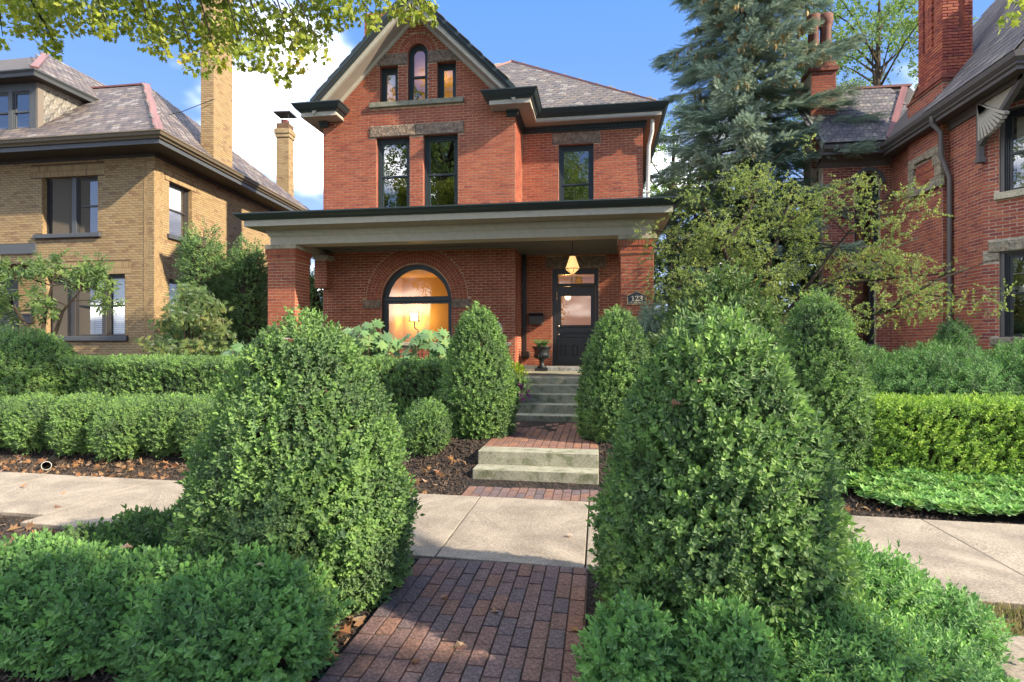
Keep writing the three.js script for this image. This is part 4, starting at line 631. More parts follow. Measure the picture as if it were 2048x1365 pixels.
  part(h3, 'fascia', sweep(ep, [[-0.04, 6.47], [0.0, 6.47], [0.0, 6.53], [0.04, 6.56], [0.04, 6.6], [-0.04, 6.6]], 1), grey); part(h3, 'gutter', sweep(ep, [[0, 6.6], [0.05, 6.6], [0.10, 6.66], [0.12, 6.75], [-0.04, 6.75], [-0.04, 6.6]], 1), grey);
  part(h3, 'soffit', solid([V(7.26, 6.5, -15.95), V(7.26, 6.5, -11.06), V(10.2, 6.5, -11.06), V(10.2, 6.5, -15.95)], 0.02), grey); part(h3, 'frieze', sweep([[9.3, -10.5], [7.575, -12.5], [7.595, -13.58]], [[0, 6.3], [0.03, 6.3], [0.03, 6.4], [0.07, 6.46], [0.07, 6.5], [0, 6.5]], 1), grey);
  const bk = part(h3, 'bracket', [box(7.47, 7.57, 5.36, 6.48, -12.5, -12.42), rbox(7.45, 7.59, 5.25, 5.36, -12.52, -12.40, 0.01), bar(V(7.52, 5.62, -12.42), V(7.52, 6.47, -11.25), 0.10, 0.09), box(7.47, 7.57, 6.40, 6.48, -12.42, -11.25)], grey, 'triangular eave bracket with carved fan');
  for (let k = 0; k < 9; k++) { const a = k / 8 * 0.86 + 0.02, l = 0.70 / Math.max(Math.cos(a - 0.0), 0.55), q = V(7.5, 6.40 - 0.02, -12.42), t = V(7.5, 6.40 - Math.cos(a) * 0.72, -12.42 + Math.sin(a) * 0.95); part(bk, 'fan_blade', bar(q, t, 0.05, 0.085, V(1, 0, 0)), pale); }
  part(bk, 'spandrel', poly([[V(7.53, 5.65, -12.42), V(7.53, 6.42, -12.42), V(7.53, 6.42, -11.35)]]), pale);
  const sl = thing('eave_lamp', 'small round security lamp tucked under the gabled eave', 'lamp', [7.75, 6.4, -11.4]); part(sl, 'globe', new THREE.SphereGeometry(0.09, 14, 10).translate(7.75, 6.38, -11.4), pale); part(sl, 'mount', box(7.70, 7.80, 6.44, 6.5, -11.45, -11.35), grey);
  const q = V(0.62, 0.785, 0).normalize(), SPR = [[0.15, 0.14, 0.145], [0.12, 0.11, 0.12], [0.19, 0.17, 0.165], [0.10, 0.095, 0.105], [0.24, 0.22, 0.20], [0.14, 0.12, 0.13]].map((c) => lin(...c)), sg3 = slateGeo(0.27, 0.34, 0.014, 0);
  part(h3, 'roof', solid([V(7.16, 6.74, -10.96), V(7.16, 6.74, -16), V(10.0, 10.34, -16), V(10.0, 10.34, -10.96)].reverse(), 0.08), mat.slateBack); slates(SG, V(7.16, 6.76, -16), V(0, 0, 1), q, [[2.35, 0], [5.04, 0], [5.04, 4.55], [0, 4.55], [0, 1.4], [2.35, 1.4]], 0.28, 0.2, sg3, SPR, 211);
  const ds = thing('downspout', 'brown bent downspout running down the old brick side wall', 'downspout', [7.5, 1, -13.45]); part(ds, 'pipe', tube([V(7.2, 6.6, -13.5), V(7.2, 6.45, -13.5), V(7.36, 6.25, -13.48), V(7.36, 5.75, -13.46), V(7.52, 5.25, -13.45), V(7.52, 3, -13.45), V(7.52, 0.5, -13.45)], 0.05, 10), grey); for (const y of [2.0, 4.4]) part(ds, 'collar', tube([V(7.52, y, -13.45), V(7.52, y + 0.05, -13.45)], 0.062, 10), grey);
  // recessed wing with the arched upper window
  const ZW = -16, WW = [[6.57, 7.2, 1.6, 3.46]];
  part(h3, 'wall', uvm(extr([[5.9, 0.3], [7.604, 0.3], [7.604, 6.6], [5.9, 6.6]], ZW - 0.3, ZW - 0.004, [...WW.map((w) => rectHole(...w)), archHole(6.69, 7.3, 4.2, 5.84)])), mort);
  lay(P, V(5.9, 0.3, ZW), V(1, 0, 0), V(0, 0, 1), 6.3, free(0, 1.7, [[0.67, 1.3, 1.3, 3.16], [0.79, 1.4, 3.9, 5.54], circ(1.095, 5.54, 0.4), [0.5, 1.45, 3.16, 3.42]]), OLD, { ...opt, seed: 208 });
  sash(h3, 6.57, 7.2, 1.6, 3.46, ZW, 2.6, { m: black, f: 0.05, s: 0.04 }); sash(h3, 6.69, 7.3, 4.2, 6.145, ZW, 5.2, { m: black, f: 0.05, s: 0.04, arch: 1 }); part(h3, 'lintel', uvm(extr(rectHole(6.4, 7.35, 3.47, 3.72), ZW - 0.1, ZW + 0.03, [], 0.012)), stoneM); part(h3, 'sill', uvm(rbox(6.5, 7.3, 1.46, 1.598, ZW - 0.1, ZW + 0.06, 0.01)), stoneM);
  { const s = new THREE.Shape(); s.absarc(6.995, 5.84, 0.42, Math.PI, 0, true); s.lineTo(7.305, 5.84); s.absarc(6.995, 5.84, 0.31, 0, Math.PI, false); s.closePath(); part(h3, 'arch_hood', uvm(extr(new THREE.Shape(s.getPoints(24)), ZW - 0.02, ZW + 0.08)), grey); }
  room(h3, 6.0, 7.55, 1.3, 3.8, -18, ZW - 0.31, mat.roomDark); room(h3, 6.0, 7.55, 4.0, 6.4, -18, ZW - 0.31, mat.roomDark);
  const wp = [[5.7, -15.6], [7.3, -15.6], [7.3, -13.6]].slice(0, 2); part(h3, 'fascia', sweep([[5.75, -15.6], [7.55, -15.6]], [[-0.4, 6.3], [-0.34, 6.42], [-0.2, 6.5], [-0.04, 6.53], [0, 6.53], [0, 6.6], [0.09, 6.66], [0.11, 6.75], [-0.4, 6.75]], -1), grey);
  const wv = V(0, 2.35, -2.45).normalize(); part(h3, 'roof', solid([V(5.75, 6.76, -15.5), V(9, 6.76, -15.5), V(9, 9.11, -17.95), V(5.75, 9.11, -17.95)], 0.08), mat.slateBack); slates(SG, V(5.75, 6.79, -15.5), V(1, 0, 0), wv, [[0, 0], [2.6, 0], [2.6, 3.39], [0, 3.39]], 0.30, 0.21, slateGeo(0.29, 0.36, 0.015, 0), SPR, 212); SG.finish('slates');
  part(h3, 'ridge_cap', bar(V(5.75, 9.16, -17.93), V(9, 9.16, -17.93), 0.14, 0.06), mat.copperPink); part(h3, 'valley_flashing', bar(V(7.3, 6.86, -15.5), V(8.75, 9.05, -17.75), 0.16, 0.04, V(0, 0.72, 0.69)), mat.copperPink); part(h3, 'verge', bar(V(5.74, 6.74, -15.5), V(5.74, 9.1, -17.95), 0.05, 0.18), M([0.16, 0.19, 0.16], { map: T.grain }));
  const c2 = part(h3, 'chimney', uvm(box(5.86, 6.5, 5.5, 9.5, -17.3, -16.7)), mort, 'slender chimney with twin round stacks'); lay(P, V(5.855, 6.5, -16.695), V(1, 0, 0), V(0, 0, 1), 3, free(0, 0.65, []), OLD, { ...opt, parent: c2, seed: 209 });
  for (const x of [6.02, 6.34]) part(c2, 'round_stack', lathe([[0, 9.5], [0.17, 9.5], [0.15, 9.6], [0.14, 10.5], [0.17, 10.6], [0.19, 10.7], [0.19, 10.9], [0, 10.9]], 16).translate(x, 0, -17), M([0.20, 0.075, 0.05], { map: T.rockCol })); part(c2, 'shoulder', uvm(box(5.80, 6.56, 9.2, 9.32, -17.36, -16.64)), M([0.28, 0.08, 0.05], { map: T.fine }));
  P.finish('brickwork');
  // light wall and iron railing of the side entrance
  const sw = thing('side_entry', 'pale stone side entry with black iron railing behind the shrubs', 'entry', [4.3, 0.4, -14.5]); part(sw, 'stone_base', uvm(box(3.6, 5.2, 0.3, 1.35, -15.2, -14.4)), mat.limestone); part(sw, 'coping', uvm(rbox(3.55, 5.25, 1.35, 1.43, -15.25, -14.35, 0.01)), mat.limestone); part(sw, 'roof_panel', solid([V(3.5, 2.15, -15.0), V(5.3, 2.15, -15.0), V(5.3, 2.5, -16), V(3.5, 2.5, -16)], 0.08), pale);
  part(sw, 'handrail', box(3.7, 5.1, 2.0, 2.05, -14.6, -14.55), mat.iron); for (let x = 3.75; x < 5.1; x += 0.12) part(sw, 'baluster', box(x, x + 0.022, 1.43, 2.0, -14.59, -14.565), mat.iron);
}

// ---------------------------------------------------------------- leaves and sprigs (shared geometries)
function leafTri(l, w, fold = 0.22, tip = 1) { // a folded leaf from the origin along +y, face up +z
  const m = l * 0.46, z = -w * fold, P = [0, 0, 0, w / 2, m, z, 0, l, -l * 0.10 * tip, 0, 0, 0, 0, l, -l * 0.10 * tip, -w / 2, m, z];
  const g = new THREE.BufferGeometry(); g.setAttribute('position', new THREE.Float32BufferAttribute(P, 3)); g.computeVertexNormals(); return clean(g);
}
function leafSix(l, w) { // rounder: four triangles
  const z = -w * 0.16, A = [0, 0, 0], B = [w / 2, l * 0.32, z], C = [w * 0.42, l * 0.70, z], D = [0, l, -l * 0.08], E = [-w * 0.42, l * 0.70, z], F = [-w / 2, l * 0.32, z], Mm = [0, l * 0.5, 0];
  const P = [...A, ...B, ...Mm, ...B, ...C, ...Mm, ...C, ...D, ...Mm, ...D, ...E, ...Mm, ...E, ...F, ...Mm, ...F, ...A, ...Mm];
  const g = new THREE.BufferGeometry(); g.setAttribute('position', new THREE.Float32BufferAttribute(P, 3)); g.computeVertexNormals(); return clean(g);
}
function lobed(l, lobes = 5, fold = 0.1) { // a lobed leaf (maple, hydrangea), stalk end at the origin
  const s = [[0, 0]], n = lobes * 2; for (let i = 0; i <= n; i++) { const a = -2.15 + (i / n) * 4.3, out = i % 2 === 1, k = 1 - 0.32 * Math.abs(a) / 2.15, r = (out ? 0.62 * k : 0.33 * k) * l; s.push([Math.sin(a) * r, 0.38 * l + Math.cos(a) * r]); }
  const P = [], c = [0, 0.4 * l, 0]; for (let i = 0; i < s.length; i++) { const a = s[i], b = s[(i + 1) % s.length]; P.push(...c, a[0], a[1], -fold * Math.abs(a[0]) - 0.12 * Math.max(0, a[1] - 0.5 * l), b[0], b[1], -fold * Math.abs(b[0]) - 0.12 * Math.max(0, b[1] - 0.5 * l)); }
  const g = new THREE.BufferGeometry(); g.setAttribute('position', new THREE.Float32BufferAttribute(P, 3)); g.computeVertexNormals(); return clean(g);
}
function sprig(nodes, L, l, w, seed, six = false, spread = 0.95) { // a shoot along +y with pairs of leaves
  const r = rng(seed), out = [];
  for (let i = 0; i < nodes; i++) for (const s of [0, 1]) {
    const g = (six ? leafSix : leafTri)(l * (0.75 + 0.5 * r()), w * (0.8 + 0.4 * r()));
    g.rotateZ((r() - 0.5) * 0.5).rotateX(spread * (0.65 + 0.6 * r()) * (i === nodes - 1 ? 0.5 : 1)).rotateY(i * 1.9 + s * Math.PI + (r() - 0.5) * 0.9).translate(0, L * (i + 0.4 + 0.3 * r()) / nodes, 0); out.push(g);
  }
  return mergeGeometries(out);
}
const G = {
  box1: sprig(5, 0.085, 0.030, 0.0175, 301, true, 1.2), box2: sprig(6, 0.095, 0.027, 0.016, 302, true, 1.2), box3: sprig(5, 0.09, 0.034, 0.019, 303, false, 1.15), yew: sprig(8, 0.12, 0.034, 0.010, 304, false, 1.2),
  holly: sprig(5, 0.20, 0.062, 0.028, 305), small: sprig(4, 0.16, 0.05, 0.028, 306), broad: sprig(4, 0.22, 0.085, 0.045, 307), tree: sprig(5, 0.42, 0.13, 0.075, 308, false, 1.1), long: sprig(4, 0.16, 0.15, 0.045, 309, false, 1.15),
  maple: lobed(0.10, 5, 0.15), palm: mergeGeometries([-1.1, -0.55, 0, 0.55, 1.1].map((a) => leafTri(0.075, 0.016).rotateZ(a))), rosette: mergeGeometries([0, 1, 2, 3, 4, 5, 6].map((k) => leafTri(0.062, 0.032).rotateX(1.05 + 0.2 * (k % 2)).rotateY(k * 0.9).translate(0, 0.06, 0))),
};
G.far = mergeGeometries([0, 1, 2, 3, 4, 5].map((k) => leafTri(0.2, 0.12).rotateX(0.6 + 0.3 * k).rotateY(k * 1.7).translate(0.12 * Math.sin(k * 2.3), 0.1 * Math.cos(k * 1.3), 0.12 * Math.cos(k * 2.9))));
{ const r = rng(330), l = []; for (let i = 0; i < 34; i++) { const t = i / 34, a = i * 2.4; l.push(leafTri(0.06 * (1 - 0.3 * t) + 0.01 * r(), 0.013, 0).rotateX(0.75 + 0.25 * r()).rotateY(a).translate(0, t * 0.30, 0)); } G.spruce = mergeGeometries(l); }
const leafM = PM([1, 1, 1], { roughness: 0.95, transmission: 0.38, thickness: 0, clearcoat: 0.16, clearcoatRoughness: 0.4, ior: 1.4 }), treeM = PM([1, 1, 1], { roughness: 1, transmission: 0.5, thickness: 0, ior: 1.35 }), needleM = M([1, 1, 1], { roughness: 0.75 });
const pal = (l) => l.map((c) => lin(...c));
const BOX = pal([[0.079, 0.157, 0.048], [0.114, 0.217, 0.059], [0.159, 0.29, 0.067], [0.231, 0.401, 0.084], [0.099, 0.191, 0.078], [0.332, 0.481, 0.102]]), LIME = pal([[0.15, 0.29, 0.039], [0.211, 0.377, 0.046], [0.281, 0.465, 0.053], [0.369, 0.545, 0.07], [0.176, 0.316, 0.053], [0.439, 0.58, 0.088]]), FRESH = pal([[0.092, 0.22, 0.058], [0.125, 0.282, 0.072], [0.163, 0.352, 0.08], [0.23, 0.458, 0.096], [0.115, 0.246, 0.08], [0.307, 0.51, 0.096]]),
  YEW = pal([[0.059, 0.147, 0.037], [0.082, 0.205, 0.048], [0.114, 0.265, 0.058], [0.156, 0.332, 0.068], [0.07, 0.176, 0.051], [0.196, 0.371, 0.076]]), HOLLY = pal([[0.069, 0.147, 0.045], [0.095, 0.19, 0.054], [0.138, 0.259, 0.068], [0.207, 0.328, 0.075], [0.086, 0.155, 0.068], [0.276, 0.362, 0.09]]), MAPLE = pal([[0.193, 0.276, 0.03], [0.276, 0.359, 0.036], [0.372, 0.427, 0.041], [0.152, 0.235, 0.036], [0.469, 0.456, 0.041], [0.58, 0.304, 0.041]]),
  TREE = pal([[0.095, 0.176, 0.038], [0.135, 0.23, 0.049], [0.176, 0.284, 0.057], [0.23, 0.338, 0.068], [0.108, 0.189, 0.054], [0.297, 0.351, 0.068]]), SPRUCE = pal([[0.178, 0.265, 0.184], [0.225, 0.318, 0.22], [0.155, 0.222, 0.143], [0.285, 0.38, 0.271], [0.203, 0.254, 0.132], [0.355, 0.423, 0.28]]), BRONZE = pal([[0.075, 0.143, 0.045], [0.105, 0.188, 0.06], [0.143, 0.225, 0.068], [0.18, 0.247, 0.068], [0.225, 0.24, 0.06], [0.255, 0.195, 0.068]]);
const Y0 = V(0, 1, 0), tmpQ = new THREE.Quaternion(), rv3 = (r) => { let x, y, z, d; do { x = r() * 2 - 1; y = r() * 2 - 1; z = r() * 2 - 1; d = x * x + y * y + z * z; } while (d > 1 || d < 0.01); return V(x, y, z); };
function scatter(parent, name, geo, m, list, colours, seed) { // list: [point, direction, scale, tone] in world coordinates
  const r = rng(seed), root = rootOf(parent), o = new THREE.InstancedMesh(geo, m, list.length), mm = new THREE.Matrix4(), q = new THREE.Quaternion(), c = new THREE.Color();
  o.name = name; o.userData.kind = 'stuff';
  list.forEach(([p, d, s, tone], i) => {
    q.setFromUnitVectors(Y0, d.clone().normalize()).multiply(tmpQ.setFromAxisAngle(Y0, r() * 6.283)); mm.compose(p.clone().sub(root.position), q, V(s, s * (0.85 + 0.3 * r()), s)); o.setMatrixAt(i, mm);
    const k = clamp((tone ?? 0.4) + (r() - 0.5) * 0.55, 0, 0.999) * (colours.length - 1), a = Math.floor(k); c.copy(colours[a]).lerp(colours[Math.min(a + 1, colours.length - 1)], k - a).multiplyScalar(0.85 + 0.3 * r()); o.setColorAt(i, c);
  });
  parent.add(o); return o;
}
const toneAt = (p, f = 2.6) => 0.36 + 0.95 * fbm(p.x * f, p.y * f, p.z * f, 3);
// clipped egg or cone shaped shrub: profile r(t) over height h
function egg(root, x, y, z, h, prof, n, geos, colours, seed, o = {}) {
  const { lump = 0.07, freq = 3.2, deep = 0.22, s = 1, up = 0.45, fol = 'foliage', lean = 0, rough = 0.5, m = leafM } = o, r = rng(seed), max = Math.max(...[...Array(40)].map((_, i) => prof(i / 39))), lists = geos.map(() => []);
  for (let i = 0; i < n;) {
    const t = r(), rr = prof(t); if (r() > (rr + 0.06) / (max + 0.06)) continue; i++;
    const a = r() * 6.2832, sl = (prof(Math.min(t + 0.02, 1)) - prof(Math.max(t - 0.02, 0))) / (0.04 * h), nn = V(Math.cos(a), -sl, Math.sin(a)).normalize(), k = 1 + lump * 2 * fbm(Math.cos(a) * rr * freq + seed, t * h * freq, Math.sin(a) * rr * freq, 3), d = 1 - deep * Math.pow(r(), 1.7);
    const p = V(x + Math.cos(a) * rr * k * d + lean * t, y + t * h * (t > 0.9 ? d * 0.5 + 0.5 : 1) + (r() - 0.5) * 0.03, z + Math.sin(a) * rr * k * d);
    if (p.y < y) p.y = y + 0.02;
    lists[Math.floor(r() * geos.length)].push([p, nn.multiplyScalar(0.8).add(V(0, up, 0)).addScaledVector(rv3(r), rough), s * (0.8 + 0.45 * r()), toneAt(p)]);
  }
  lists.forEach((l, i) => scatter(root, fol, geos[i], m, l, colours, seed + i));
  const pts = []; for (let i = 0; i <= 10; i++) pts.push([Math.max(0.004, prof(i / 10) * 0.70), y + 0.02 + i / 10 * h * 0.93]); pts.push([0, y + 0.02 + h * 0.93]);
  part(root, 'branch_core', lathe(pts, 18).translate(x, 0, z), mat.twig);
}
// rounded low shrubs: a union of ellipsoids [x, y, z, rx, ry, rz]
function mounds(root, list, per, geos, colours, seed, o = {}) {
  const { lump = 0.10, freq = 3.5, deep = 0.3, s = 1, up = 0.6, rough = 0.6, m = leafM, fol = 'foliage', core = 0.72 } = o, r = rng(seed), lists = geos.map(() => []);
  for (const [x, y, z, a, b, c] of list) {
    const n = per * (a * c * 1.6 + b * (a + c) * 0.8);
    for (let i = 0; i < n; i++) {
      const d = rv3(r).normalize(); if (d.y < -0.45) d.y *= -1; const k = (1 + lump * 2 * fbm(x + d.x * a * freq, d.y * b * freq + seed, z + d.z * c * freq, 3)), dd = 1 - deep * Math.pow(r(), 1.7), p = V(x + d.x * a * k * dd, y + d.y * b * k * dd, z + d.z * c * k * dd);
      if (p.y < groundY(p.x, p.z) + 0.01) continue; if (list.some((e) => e[0] !== x && ((p.x - e[0]) / e[3]) ** 2 + ((p.y - e[1]) / e[4]) ** 2 + ((p.z - e[2]) / e[5]) ** 2 < 0.62)) continue;
      lists[Math.floor(r() * geos.length)].push([p, V(d.x / a, d.y / b, d.z / c).normalize().add(V(0, up, 0)).addScaledVector(rv3(r), rough), s * (0.8 + 0.45 * r()), toneAt(p)]);
    }
  }
  lists.forEach((l, i) => scatter(root, fol, geos[i], m, l, colours, seed + i));
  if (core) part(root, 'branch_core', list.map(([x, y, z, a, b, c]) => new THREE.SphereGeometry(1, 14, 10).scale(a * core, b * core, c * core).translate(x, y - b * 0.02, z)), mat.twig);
}
// clipped box hedge along x
function clipped(root, x0, x1, y0, y1, z0, z1, n, geos, colours, seed, o = {}) {
  const { s = 1, deep = 0.09, rough = 0.55, wave = 0.03, m = leafM } = o, r = rng(seed), lists = geos.map(() => []), X = x1 - x0, Yh = y1 - y0, Z = z1 - z0, A = [X * Z, X * Yh, X * Yh * 0.5, Z * Yh, Z * Yh], tot = A.reduce((a, b) => a + b);
  for (let i = 0; i < n; i++) {
    let k = r() * tot, f = 0; while (k > A[f]) k -= A[f++]; const a = r(), b = r(), d = deep * Math.pow(r(), 1.6); let p, nn;
    if (f === 0) { p = V(x0 + a * X, y1 - d, z0 + b * Z); nn = V(0, 1, 0); } else if (f === 1) { p = V(x0 + a * X, y0 + b * Yh, z1 - d); nn = V(0, 0.3, 1); } else if (f === 2) { p = V(x0 + a * X, y0 + b * Yh, z0 + d); nn = V(0, 0.3, -1); } else if (f === 3) { p = V(x0 + d, y0 + a * Yh, z0 + b * Z); nn = V(-1, 0.3, 0); } else { p = V(x1 - d, y0 + a * Yh, z0 + b * Z); nn = V(1, 0.3, 0); }
    const e = Math.max(0, (p.y - y1 + 0.08) / 0.08); p.z -= e * e * 0.03 * Math.sign(p.z - (z0 + z1) / 2); const w = wave * 2 * fbm(p.x * 1.7, p.y * 2, p.z * 1.7 + seed, 3); p.addScaledVector(nn, w);
    lists[Math.floor(r() * geos.length)].push([p, nn.multiplyScalar(0.8).add(V(0, 0.5, 0)).addScaledVector(rv3(r), rough), s * (0.8 + 0.4 * r()), toneAt(p)]);
  }
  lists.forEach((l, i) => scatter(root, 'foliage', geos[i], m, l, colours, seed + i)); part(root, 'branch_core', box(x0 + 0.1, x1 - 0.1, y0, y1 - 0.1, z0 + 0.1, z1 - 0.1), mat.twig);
}
// ---------------------------------------------------------------- boxwoods
const bx = [G.box1, G.box2, G.box3];
const coneA = (R, p = 0.66) => (t) => (R - 0.04) * Math.pow(Math.max(0, 1 - Math.pow(t, 1.7)), p) * lerp(0.80, 1, smooth(t, 0, 0.30));
function boxwood(label, x, z, h, R, n, seed, o = {}) { const y = groundY(x, z), t = thing('boxwood_shrub', label, 'boxwood', [x, y, z], 'clipped boxwood shrubs'); egg(t, x, y + (o.lift ?? 0), z, h, o.prof ?? coneA(R, o.p), n, o.geos ?? bx, o.pal ?? BOX, seed, o); part(t, 'trunk', tube([V(x, y - 0.02, z), V(x + 0.02, y + 0.3, z)], [0.05, 0.04], 7), mat.barkDark); return t; }
boxwood('large egg-shaped boxwood left of the near brick path, by the sidewalk edge', -2.03, -3.62, 1.88, 0.79, 11500, 401, { lump: 0.12, prof: (t) => 0.74 * Math.pow(Math.max(0, 1 - Math.pow(t, 1.75)), 0.62) * lerp(0.78, 1, smooth(t, 0, 0.3)) });
boxwood('largest loose boxwood right of the near brick path', 0.66, -3.35, 1.86, 0.69, 11500, 402, { lump: 0.13, s: 1.08, prof: (t) => 0.65 * Math.pow(Math.max(0, 1 - Math.pow(t, 1.85)), 0.62) * lerp(0.82, 1, smooth(t, 0, 0.32)) });
boxwood('pointed boxwood left of the upper steps, below the pinecone finial', -1.76, -8.1, 1.86, 0.58, 7200, 403, { s: 1.1, lump: 0.05 });
boxwood('boxwood cone right of the upper steps, below the address plaque', 0.26, -8.0, 1.80, 0.57, 7200, 404, { s: 1.1, lump: 0.05 });
boxwood('bright tall boxwood cone in front of the iron-railed side entry', 2.6, -7.2, 1.98, 0.61, 8000, 405, { s: 1.1, lump: 0.045 });
boxwood('broad domed boxwood at the far end of the long hedge', -10.15, -8.5, 1.55, 0.95, 8000, 406, { s: 1.15, prof: (t) => 0.97 * Math.sqrt(Math.max(0, 1 - t * t)) });
boxwood('small round boxwood between the near cone and the landing', -2.27, -7.2, 0.58, 0.24, 1500, 407, { prof: (t) => 0.24 * Math.pow(Math.max(0, 1 - Math.pow(Math.abs(t - 0.48) / 0.52, 2.4)), 0.5) });
const ball = (R) => (t) => R * Math.pow(Math.max(0, 1 - Math.pow(Math.abs(t - 0.45) / 0.55, 2.5)), 0.5);
[[-8.7, -6.98, 0.58, 0.31, 'first boxwood ball of the front row, cut by the picture edge'], [-8.0, -7.0, 0.63, 0.33, 'second boxwood ball of the front row, above the drain pipe'], [-7.22, -6.95, 0.70, 0.34, 'third boxwood ball of the front row, tallest of them'], [-6.5, -6.88, 0.66, 0.35, 'fourth boxwood ball of the front row, widest of them'], [-5.86, -7.02, 0.66, 0.32, 'fifth boxwood ball of the front row'], [-5.25, -6.92, 0.62, 0.28, 'sixth boxwood ball of the front row, half behind the egg-shaped boxwood']].forEach(([x, z, h, R, l], i) => boxwood(l, x, z, h, R, 2600, 420 + i, { prof: ball(R), s: 1.02, lump: 0.09 }));
[[-9.1, -7.75, 0.44, 0.32, 'first low boxwood of the back row under the domed one'], [-8.2, -7.8, 0.42, 0.33, 'second low boxwood of the back row before the hedge'], [-7.3, -7.78, 0.44, 0.33, 'third low boxwood of the back row before the hedge'], [-6.72, -7.75, 0.46, 0.34, 'fourth low boxwood of the back row before the hedge'], [-5.9, -7.75, 0.47, 0.33, 'fifth low boxwood of the back row before the hedge']].forEach(([x, z, h, R, l], i) => boxwood(l, x, z, h, R, 1500, 430 + i, { prof: ball(R), s: 1.05 }));
{
  const h = thing('clipped_hedge', 'long dark clipped boxwood hedge in front of the porch', 'hedge', [-6, 0.3, -8.75]); clipped(h, -10.0, -2.2, 0.28, 1.32, -9.15, -8.4, 14500, bx, BOX, 440, { s: 1.12 }); part(h, 'stem', tube([V(-6, 0.2, -8.8), V(-6, 0.6, -8.8)], [0.04, 0.03]), mat.barkDark);
  const h2 = thing('clipped_hedge', 'bright yellow-green clipped hedge beyond the ground cover', 'hedge', [4.6, 0.2, -7]); clipped(h2, 3.05, 7.5, 0.16, 0.96, -7.55, -6.85, 11500, [G.box1, G.box3], LIME, 441, { s: 1.05 }); part(h2, 'stem', tube([V(4.6, 0.1, -7.2), V(4.6, 0.5, -7.2)], [0.03, 0.03]), mat.barkDark);
}
// low shrubs along the kerb
function low(label, list, n, seed, colours, o = {}) { const [x, y, z] = list[0], t = thing('low_boxwood', label, 'boxwood', [x, 0, z], 'low boxwoods near the street'); mounds(t, list, n, o.geos ?? bx, colours, seed, { s: 1.12, ...o }); part(t, 'stem', tube([V(x, -0.04, z), V(x, 0.15, z)], [0.02, 0.015], 6), mat.barkDark); return t; }
low('wide low boxwood nearest the street, at the lower left of view', [[-2.85, 0.06, -2.78, 0.52, 0.32, 0.30], [-3.4, 0.05, -2.95, 0.48, 0.30, 0.34], [-2.45, 0.06, -2.9, 0.34, 0.33, 0.30]], 5200, 451, FRESH, { lump: 0.26, freq: 5, deep: 0.4 });
low('low boxwood beside the brick path below the egg-shaped boxwood', [[-1.78, 0.08, -2.72, 0.36, 0.37, 0.31], [-2.08, 0.06, -2.65, 0.27, 0.33, 0.27]], 5600, 452, FRESH, { lump: 0.26, freq: 5, deep: 0.4 });
low('low boxwood strip between the egg-shaped boxwood and the leaf-strewn verge', [[-3.3, 0.03, -3.8, 0.45, 0.28, 0.28], [-2.85, 0.08, -3.85, 0.36, 0.36, 0.3], [-3.65, 0.0, -3.6, 0.3, 0.22, 0.26]], 5000, 453, BOX, { lump: 0.24, freq: 5 });
low('smallest bright boxwood tuft beside the path edge', [[0.15, 0.08, -2.58, 0.15, 0.38, 0.16]], 9000, 454, FRESH, { lump: 0.2, s: 1.0 });
low('small round bright boxwood tuft below the loose boxwood', [[0.56, 0.10, -2.55, 0.165, 0.36, 0.17]], 9000, 455, FRESH, { lump: 0.16, s: 1.0 });
low('low feathery green hedge behind the loose boxwood, along the sidewalk', [[1.5, 0.08, -3.5, 0.36, 0.36, 0.32], [1.83, 0.0, -3.4, 0.24, 0.27, 0.26], [1.22, 0.16, -3.5, 0.3, 0.42, 0.3]], 6000, 456, FRESH, { geos: [G.yew, G.box3], s: 0.9, lump: 0.28, freq: 5, deep: 0.45 });
low('low feathery sunlit hedge nearest the kerb stone', [[1.15, 0.08, -2.75, 0.30, 0.36, 0.28], [1.48, 0.02, -2.8, 0.26, 0.28, 0.26], [0.92, 0.06, -2.7, 0.2, 0.30, 0.24]], 6000, 457, FRESH.concat(LIME.slice(0, 3)), { geos: [G.yew, G.box3], s: 0.9, lump: 0.28, freq: 5, deep: 0.45 });
// yews and other shrubs on the far side
function shrub(name, label, cat, list, n, geos, colours, seed, o = {}) { const [x, , z] = list[0], t = thing(name, label, cat, [x, groundY(x, z), z]); mounds(t, list, n, geos, colours, seed, o); part(t, 'stem', tube([V(x, groundY(x, z) - 0.02, z), V(x + 0.02, groundY(x, z) + 0.4, z)], [0.04, 0.02], 6), mat.barkDark); return t; }
shrub('yew_shrub', 'wide spreading dark yew behind the bright clipped hedge', 'yew', [[4.9, 0.6, -8.9, 1.3, 0.85, 0.7], [6.4, 0.65, -9.0, 1.3, 0.95, 0.8], [3.9, 0.5, -9.0, 0.7, 0.65, 0.6], [7.8, 0.7, -9.0, 1.0, 0.95, 0.8]], 2300, [G.yew], YEW, 461, { s: 1.35, lump: 0.12, up: 0.3 });
shrub('yew_hedge', 'low dark yew hedge along the foot of the old brick wall', 'yew', [[4.4, 0.7, -10.6, 0.9, 0.82, 0.5], [5.7, 0.7, -10.7, 0.9, 0.82, 0.5]], 1900, [G.yew], YEW, 462, { s: 1.35, lump: 0.08 });
{ const t = thing('yew_cone', 'small dark conical yew at the foot of the brown downspout', 'yew', [6.5, 0.4, -11.5]); egg(t, 6.5, 0.4, -11.5, 1.66, (q) => 0.62 * Math.pow(1 - q, 0.75), 3600, [G.yew], YEW, 463, { s: 1.2, lump: 0.12 }); part(t, 'trunk', tube([V(6.5, 0.3, -11.5), V(6.5, 0.9, -11.5)], [0.04, 0.02]), mat.barkDark); }
